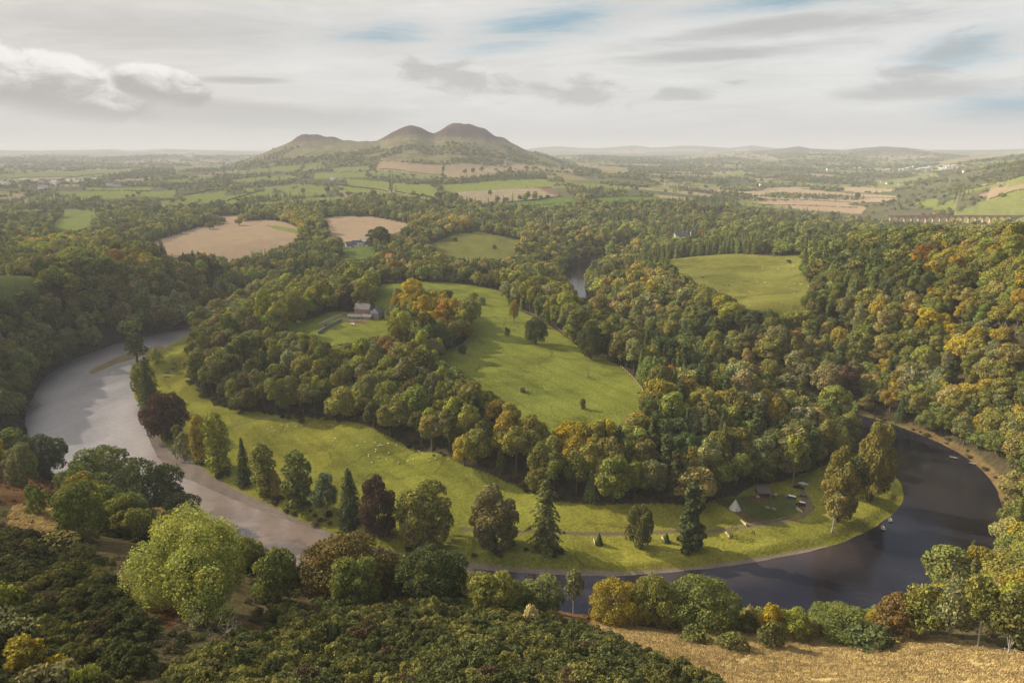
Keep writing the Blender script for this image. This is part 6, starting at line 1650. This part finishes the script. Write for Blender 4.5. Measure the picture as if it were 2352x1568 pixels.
    obj('seat', MB().box(0, 0, .45, 3.5, .45, .06).mesh('s', PALEWOOD), None, r); obj('backrest', MB().box(0, .25, .8, 3.5, .06, .5).mesh('b', PALEWOOD), None, r)
    for s in (-1, 1): obj('leg', MB().box(s * 1.5, 0, .21, .08, .45, .42).mesh('l', PALEWOOD), None, r)
    hurdle(1700, 1197, 1713, 1208, 'pale board panel standing at the left end of the campsite'); hurdle(1829, 1169, 1843, 1178, 'pale board panel at the right end of the campsite')
    hurdle(1665, 1224, 1675, 1235, 'pale board guard left of the ragged shrub near the track'); hurdle(1363, 1240, 1366, 1252, 'pale board guard beside the small cone shrub'); hurdle(1519, 1235, 1525, 1246, 'pale board guard left of the lone fir')
    fence('low rail fence edging the campsite along the track', [(1716, 1206), (1770, 1199), (1806, 1191), (1843, 1178)], .9, 4)
    fence('wooden fence along the right edge of the upper meadow', [(1195, 712), (1252, 734), (1295, 766), (1336, 798)], 1.2, 5)
    fence('wooden fence at the far corner of the upper meadow', [(1425, 842), (1452, 866), (1474, 892), (1486, 938)], 1.3, 4, PALEWOOD)
    fence('thin fence crossing the upper meadow beside the orange grove', [(1090, 730), (1160, 730), (1240, 731)], 1.1, 5, DARKWOOD)
    fence('post and wire fence at the lower right corner of the dry grass', [(2140, 1478), (2204, 1490), (2256, 1492), (2306, 1496), (2360, 1506)], 1.3, 6, WOOD)
    for (x0, x1, yt, yb, k, c, lab) in ((1365, 1386, 1222, 1249, 'conifer0', 'dark', 'small dark cone shrub behind its board guard'), (1520, 1540, 1222, 1244, 'conifer0', 'dark', 'small dark cone tree left of the lone fir'), (1664, 1700, 1203, 1234, 'thinbush', 'brown', 'ragged brown shrub beside the board guard near the track'),
        (1330, 1346, 915, 938, 'column0', 'darkolive', 'small columnar tree at the near side of the upper meadow'), (1344, 1358, 850, 868, 'thinbush', 'tawny', 'thin sapling in its guard in the upper meadow')):
        tree_px(k, x0, x1, yt, yb, C[c], lab)
    def guard(px, py, lab, w=4.5):
        r = root('tree_guard', lab, 'tree guard', P3(px, py), .1)
        for sx in (-1, 1):
            for sy in (-1, 1): obj('post', MB().box(sx * w / 2, sy * 1.2, .6, .15, .15, 1.5).mesh('p', WOOD), None, r)
        for sy in (-1, 1): obj('rail', MB().box(0, sy * 1.2, .9, w, .06, .14).box(0, sy * 1.2, .45, w, .06, .14).mesh('r', WOOD), None, r)
        for sx in (-1, 1): obj('rail', MB().box(sx * w / 2, 0, .9, .06, 2.4, .14).box(sx * w / 2, 0, .45, .06, 2.4, .14).mesh('r', WOOD), None, r)
    guard(1201, 898, 'wooden pen round a low shrub in the upper meadow'); guard(1350, 866, 'small wooden pen round the thin sapling', 2.2); guard(1338, 937, 'small wooden pen at the foot of the columnar tree', 2.2)
    tree_px('bush0', 1193, 1208, 889, 900, C['darkolive'], 'low shrub growing inside the wooden pen')
    for i, (x, y, lab) in enumerate(((425, 808, 'dark log jump nearest the wood in the narrow meadow'), (398, 835, 'dark log jump below the corner tree in the narrow meadow'), (396, 848, 'dark log jump, third down the narrow meadow'), (381, 857, 'dark log jump close to the river trees'), (383, 866, 'dark log jump, lowest in the narrow meadow'),
                                     (1471, 903, 'dark log jump at the right edge of the upper meadow, farther one'), (1477, 941, 'dark log jump at the right edge of the upper meadow, nearer one'))): logjump(x, y, lab)
    for i, (x, y) in enumerate(((1727, 1224), (1732, 1225))):
        r = root('short_post', ['short dark post on the meadow below the track, left one', 'short dark post on the meadow below the track, right one'][i], 'post', P3(x, y)); obj('shaft', MB().box(0, 0, .6, .35, .35, 1.6).mesh('s', DARKWOOD), None, r); obj('cap', MB().box(0, 0, 1.45, .45, .45, .1).mesh('c', DARKWOOD), None, r)
    person(P3(407, 1070), 2.6)
    o = bpy.data.objects.new('dog', quadruped('dog', .75, COW)); COL.objects.link(o); o.location = P3(400, 1071); o.rotation_euler = (0, 0, 2.8); o['label'] = 'small dark dog beside the walker on the shingle'; o['category'] = 'dog'
    p = P3(476, 1008); r = root('flat_stone', 'pale flat stone on the bank by the golden limes', 'stone', p); obj('stone', MB().box(0, 0, .2, 1.6, .9, .5, .3).mesh('s', WHITE), None, r)
    # hedgerows of the far fields
    H = [([(200,438),(290,438),(345,440)],'hedge dividing the two long green fields on the left plain'), ([(420,449),(470,441),(486,436)],'short dark hedge rising to the village trees'), ([(520,462),(560,450),(600,438)],'hedge slanting between green fields left of centre'),
         ([(545,469),(620,461),(690,457)],'hedge under the tilted green fields left of centre'), ([(772,424),(830,431),(893,440)],'hedge along the middle green slope, left part'), ([(905,440),(960,448),(1003,456)],'hedge along the middle green slope, right part'),
         ([(893,412),(898,436),(905,458),(912,470)],'hedge running straight down the green slope'), ([(800,443),(850,449),(900,455)],'hedge below the left green slope'), ([(1087,472),(1180,464),(1290,452)],'hedge under the striped field'), ([(1200,476),(1260,470),(1315,467)],'gappy hedge crossing the green field below the striped one'),
         ([(1318,452),(1335,462),(1345,478)],'track-side hedge right of the striped field'), ([(871,388),(940,395),(1012,402)],'hedge at the foot of the left brown hill field'), ([(1018,403),(1016,390),(1020,380)],'tree hedge between the two brown hill fields'), ([(1728,470),(1830,472),(1975,478)],'low hedge along the middle of the stubble field'),
         ([(1560,488),(1640,485),(1700,489),(1800,498)],'hedge at the top of the curved stubble field'), ([(1739,458),(1850,460),(2059,464)],'hedge between the pale stubble strips'), ([(1700,449),(1850,447),(2060,455)],'thin hedge through the pale stubble strips'), ([(2272,458),(2320,442),(2352,436)],'hedge climbing the right-hand slope between tan and green'),
         ([(1540,431),(1560,436),(1640,440)],'hedge beyond the small pine block'), ([(0,412),(90,407),(170,405)],'hedge across the far left plain'), ([(120,417),(180,406),(240,399)],'slanting hedge on the far left plain'), ([(1350,457),(1430,452),(1500,452)],'hedge above the bright green field right of centre')]
    for pts, lab in H: hedge(lab, pts, w=3.0, h=3.0, size=2.0, gap=.25 if 'gappy' in lab else .12)
    hedge('rough hedge along the hidden lane under the far meadow', [(985,563),(1035,541),(1095,533)], 3, 3.0, size=1.3)
    # lone trees in the far fields
    Tl = [(1136,452,1150,464),(1027,446,1047,476),(1045,455,1072,480),(1005,450,1020,466),(925,455,942,468),(797,450,812,466),(848,436,868,462),(1062,388,1074,400),(1080,386,1092,398),(1100,383,1112,395),(1317,446,1332,460),(1326,456,1342,476),(1962,443,1976,457),(540,500,560,518),(497,506,510,518),(470,510,494,526),(1120,436,1132,450),(988,410,1008,434),(690,432,702,446),(745,427,760,442)]
    k = 0
    nm = ['round tree alone in the striped field','tallest tree of the clump left of the striped field','dark tree at the right of that field-corner clump','tree at the head of the field-corner clump','small round tree on the middle green slope','small tree at the left of the green slope','tall tree above the pale wood belt','left one of three trees in the right brown hill field','middle one of three trees in the right brown hill field','right one of three trees in the right brown hill field','rounded tree by the pine block','pinkish tree at the lane corner under the pine block','dark tree alone on the stubble strips','tree at the right of the small brown strip','small tree at the top of the big brown field','tree pair at the upper left of the big brown field','yellowish tree in the pale green field','pale tree at the end of the shelter belt','tree on the hedge left of the farm steading','second tree on the hedge left of the farm steading']
    for (x0, y0, x1, y1), lab in zip(Tl, nm): tree_px('mround%d' % (k % 3), x0, x1, y0, y1, C[['darkolive', 'olive', 'grey', 'green'][k % 4]] if 'pink' not in lab else C['tawny'], lab); k += 1
build_things()
print('things', time.time() - T0)
# ---------------------------------------------------------------- light, sky, air
SUN_AZ = rad(-66); SUN_EL = rad(29)
def build_light():
    ld = bpy.data.lights.new('sun', 'SUN'); lo = bpy.data.objects.new('sun', ld); COL.objects.link(lo)
    ld.energy = 4.8; ld.angle = rad(.6); ld.color = (1, .90, .74)
    d = Vector((math.sin(SUN_AZ) * math.cos(SUN_EL), math.cos(SUN_AZ) * math.cos(SUN_EL), math.sin(SUN_EL)))
    lo.rotation_euler = d.to_track_quat('Z', 'Y').to_euler(); lo.location = (0, 0, 400)
    w = bpy.data.worlds.new('World'); sc.world = w; w.use_nodes = True
    nt = w.node_tree; nt.nodes.clear(); L = nt.links
    out = N(nt, 'ShaderNodeOutputWorld'); bg = N(nt, 'ShaderNodeBackground'); L.new(bg.outputs[0], out.inputs[0])
    SK = .10
    bg.inputs['Strength'].default_value = SK
    sky = N(nt, 'ShaderNodeTexSky', sky_type='NISHITA', sun_disc=False, sun_elevation=SUN_EL, sun_rotation=SUN_AZ, altitude=200)
    tc = N(nt, 'ShaderNodeTexCoord'); sp = N(nt, 'ShaderNodeSeparateXYZ'); L.new(tc.outputs['Generated'], sp.inputs[0])
    def mth(op, a, b=None, c=None):
        n = N(nt, 'ShaderNodeMath', operation=op)
        for i, v in enumerate((a, b, c)):
            if v is None: continue
            if isinstance(v, (int, float)): n.inputs[i].default_value = v
            else: L.new(v, n.inputs[i])
        return n.outputs[0]
    azn = mth('ARCTAN2', sp.outputs[0], sp.outputs[1])
    el = mth('ARCSINE', sp.outputs[2])
    def comb(a, b):
        n = N(nt, 'ShaderNodeCombineXYZ'); 
        for i, v in enumerate((a, b)):
            if isinstance(v, (int, float)): n.inputs[i].default_value = v
            else: L.new(v, n.inputs[i])
        return n.outputs[0]
    def noise(vec, s, det=6, ro=.55, dist=0.0):
        n = N(nt, 'ShaderNodeTexNoise'); n.inputs['Scale'].default_value = s; n.inputs['Detail'].default_value = det; n.inputs['Roughness'].default_value = ro; n.inputs['Distortion'].default_value = dist
        L.new(vec, n.inputs['Vector']); return n.outputs[0]
    def mrange(v, a, b, c=0.0, d=1.0, smooth=True):
        n = N(nt, 'ShaderNodeMapRange', interpolation_type='SMOOTHSTEP' if smooth else 'LINEAR'); L.new(v, n.inputs[0])
        n.inputs[1].default_value = a; n.inputs[2].default_value = b; n.inputs[3].default_value = c; n.inputs[4].default_value = d; return n.outputs[0]
    def mix(f, a, b):
        n = N(nt, 'ShaderNodeMixRGB')
        for i, v in ((0, f), (1, a), (2, b)):
            if isinstance(v, (int, float)): n.inputs[i].default_value = v
            elif isinstance(v, tuple): n.inputs[i].default_value = (*v, 1)
            else: L.new(v, n.inputs[i])
        return n.outputs[0]
    def scl(col, k):
        n = N(nt, 'ShaderNodeVectorMath', operation='SCALE')
        if isinstance(col, tuple): n.inputs[0].default_value = col
        else: L.new(col, n.inputs[0])
        if isinstance(k, (int, float)): n.inputs['Scale'].default_value = k
        else: L.new(k, n.inputs['Scale'])
        return n.outputs[0]
    def blob(cx, cy, rx, ry, tilt=0.0):
        """soft ellipse at photo pixel (cx,cy) half sizes in px -> 1 inside"""
        dx, dy, dz = ray(cx, cy); a0 = math.atan2(dx, dy); e0 = math.atan2(dz, math.hypot(dx, dy))
        u = mth('SUBTRACT', azn, a0); v = mth('SUBTRACT', el, e0)
        v = mth('SUBTRACT', v, mth('MULTIPLY', u, tilt))
        u = mth('DIVIDE', u, rx / FOC * .95); v = mth('DIVIDE', v, ry / FOC * .95)
        return mth('SUBTRACT', 1.0, mth('SQRT', mth('ADD', mth('MULTIPLY', u, u), mth('MULTIPLY', v, v))))
    K = 1 / SK
    elc = mth('MAXIMUM', el, 0.0)
    P = comb(azn, mth('MULTIPLY', elc, 4.2))          # streaky layer near the horizon
    PW = comb(mth('ADD', azn, mth('MULTIPLY', elc, 1.3)), mth('MULTIPLY', elc, 8.0))
    big = noise(P, 2.1, 6, .55, .3); fine = noise(PW, 5.0, 7, .6, .35)
    # white veil everywhere, warmer towards the sun
    warm = mrange(azn, -1.0, .6)
    veil = mix(warm, (.46, .44, .42), (.455, .46, .455))
    streak = noise(comb(mth('ADD', azn, mth('MULTIPLY', elc, -1.2)), mth('MULTIPLY', elc, 7.5)), 4.2, 10, .70, .5)
    veil = scl(veil, mrange(streak, .30, .70, .88, 1.16, False))
    veil = scl(veil, K)
    blue = scl((.16, .27, .34), K)
    # blue openings: diagonal strip at the top, patches right
    gap = mth('MAXIMUM', blob(1300, 48, 420, 62, .16), mth('MAXIMUM', blob(1750, 8, 520, 34, .03), mth('MAXIMUM', blob(880, 80, 210, 45, .05), mth('MAXIMUM', blob(2330, 250, 230, 55, .06), blob(2230, 110, 150, 50, .1)))))
    gap = mth('ADD', mth('MULTIPLY', gap, 1.1), mth('MULTIPLY', mth('SUBTRACT', streak, .5), 3.0))
    gap = mrange(gap, .05, 1.35)
    c = mix(mth('MULTIPLY', gap, .95), veil, blue)
    # darker grey undersides drifting across
    grey = scl(mix(warm, (.30, .285, .27), (.275, .285, .288)), K)
    g2 = noise(comb(mth('ADD', azn, mth('MULTIPLY', elc, -.9)), mth('MULTIPLY', elc, 6.5)), 3.6, 9, .66, .6)
    flat_ = mth('MAXIMUM', blob(1770, 62, 380, 34, .07), mth('MAXIMUM', blob(1660, 125, 300, 22, .03), mth('MAXIMUM', blob(2080, 210, 230, 30, .04), mth('MAXIMUM', blob(560, 262, 560, 44, -.03), blob(560, 184, 150, 12, 0)))))
    flat_ = mth('ADD', mth('MULTIPLY', flat_, 1.0), mth('MULTIPLY', mth('SUBTRACT', g2, .5), 2.2))
    c = mix(mrange(flat_, .05, .75, 0.0, .72), c, grey)
    puff = mth('MAXIMUM', blob(1060, 180, 210, 45, -.18), mth('MAXIMUM', blob(1310, 215, 170, 42, -.08), mth('MAXIMUM', blob(2150, 135, 130, 48, .25), mth('MAXIMUM', blob(1560, 215, 90, 20, 0), mth('MAXIMUM', blob(2260, 262, 60, 22, 0), blob(1690, 190, 60, 12, 0))))))
    n3 = noise(comb(azn, mth('MULTIPLY', elc, 2.6)), 13.0, 8, .62, .5)
    puff = mth('ADD', puff, mth('MULTIPLY', mth('SUBTRACT', n3, .5), 3.2))
    c = mix(mrange(puff, .15, .85, 0.0, .7), c, grey)
    top = mth('ADD', blob(250, 60, 620, 75, 0), mth('MULTIPLY', mth('SUBTRACT', g2, .5), 1.5))
    c = mix(mrange(top, .1, .9, 0.0, .45), c, grey)
    # the heaped clouds on the left: bright rims, grey bodies
    nb = noise(comb(azn, mth('MULTIPLY', elc, 1.6)), 20.0, 9, .62, .35)
    def heap(cx, cy, rx, ry, tilt, c):
        m = mth('ADD', blob(cx, cy, rx, ry, tilt), mth('MULTIPLY', mth('SUBTRACT', nb, .5), .75))
        dx, dy, dz = ray(cx, cy); e0 = math.atan2(dz, math.hypot(dx, dy))
        v = mth('DIVIDE', mth('SUBTRACT', mth('SUBTRACT', el, e0), mth('MULTIPLY', mth('SUBTRACT', azn, math.atan2(dx, dy)), tilt)), ry / FOC)
        lit = mrange(mth('ADD', v, mth('MULTIPLY', mth('SUBTRACT', nb, .5), 2.6)), -.35, .75)
        col = mix(lit, scl((.27, .262, .25), K), scl((.60, .585, .565), K))
        return mix(mth('MULTIPLY', mrange(m, .02, .20), mrange(v, -1.0, -.35)), c, col)
    c = heap(60, 190, 250, 70, -.16, c); c = heap(375, 198, 105, 46, -.14, c)
    # thick air just over the horizon
    c = mix(mrange(el, .0, .06, .75, 0.0), c, scl((.31, .32, .33), K))
    # higher up, out of the picture, the cloud breaks and the clear sky shows
    up = noise(comb(mth('DIVIDE', sp.outputs[0], mth('ADD', mth('MAXIMUM', sp.outputs[2], 0.0), .15)), mth('DIVIDE', sp.outputs[1], mth('ADD', mth('MAXIMUM', sp.outputs[2], 0.0), .15))), 1.3, 5, .55, .2)
    east = mrange(azn, -.15, .35, .0, .6)
    hi = mrange(mth('ADD', mrange(el, .22, .55, 0.0, .45), mth('ADD', east, mth('MULTIPLY', mth('SUBTRACT', up, .5), 1.6))), .45, .85)
    hi = mth('MULTIPLY', hi, mrange(el, .2, .34)); hi = mth('MULTIPLY', hi, mrange(azn, -.75, .1))
    c = mix(hi, c, scl(sky.outputs[0], 1.0))
    # cloud glow added round the sun, outside the picture, to brighten the left river
    dt = N(nt, 'ShaderNodeVectorMath', operation='DOT_PRODUCT'); L.new(tc.outputs['Generated'], dt.inputs[0]); dt.inputs[1].default_value = tuple(d)
    gl = mth('MULTIPLY', mth('POWER', mth('MAXIMUM', dt.outputs['Value'], 0.0), 3.0), 2.4); gl = mth('MULTIPLY', gl, mrange(el, .19, .36))
    c = scl(c, mth('ADD', 1.0, gl))
    L.new(c, bg.inputs['Color'])
def build_haze():
    m, nt, o = mat('haze'); 
    v = N(nt, 'ShaderNodeVolumePrincipled'); v.inputs['Color'].default_value = (.80, .81, .82, 1); v.inputs['Density'].default_value = HAZE; v.inputs['Anisotropy'].default_value = .0
    nt.links.new(v.outputs[0], o.inputs['Volume'])
    x, y0, y1, z0, z1 = 42000, -600, 46000, -8, 430
    V = np.array([(sx * x, yy, zz) for zz in (z0, z1) for yy in (y0, y1) for sx in (-1, 1)])
    F = np.array([(0, 2, 3, 1), (4, 5, 7, 6), (0, 1, 5, 4), (2, 6, 7, 3), (0, 4, 6, 2), (1, 3, 7, 5)])
    me = mesh_np('haze', V, F); me.materials.append(m)
    o2 = bpy.data.objects.new('haze', me); COL.objects.link(o2); o2['kind'] = 'stuff'; o2['label'] = 'thin pale haze filling the valley air'; o2['category'] = 'haze'
HAZE = 0.88e-4
build_light(); build_haze()
sc.view_settings.view_transform = 'Standard'; sc.view_settings.look = 'None'; sc.view_settings.gamma = 1; sc.view_settings.exposure = 0.65; sc.view_settings.use_curve_mapping = False
cy = sc.cycles
cy.max_bounces = 5; cy.diffuse_bounces = 2; cy.glossy_bounces = 2; cy.transmission_bounces = 2; cy.volume_bounces = 0; cy.transparent_max_bounces = 4
cy.use_denoising = True; cy.sample_clamp_indirect = 4
cy.caustics_reflective = False; cy.caustics_refractive = False
print('script', time.time() - T0)
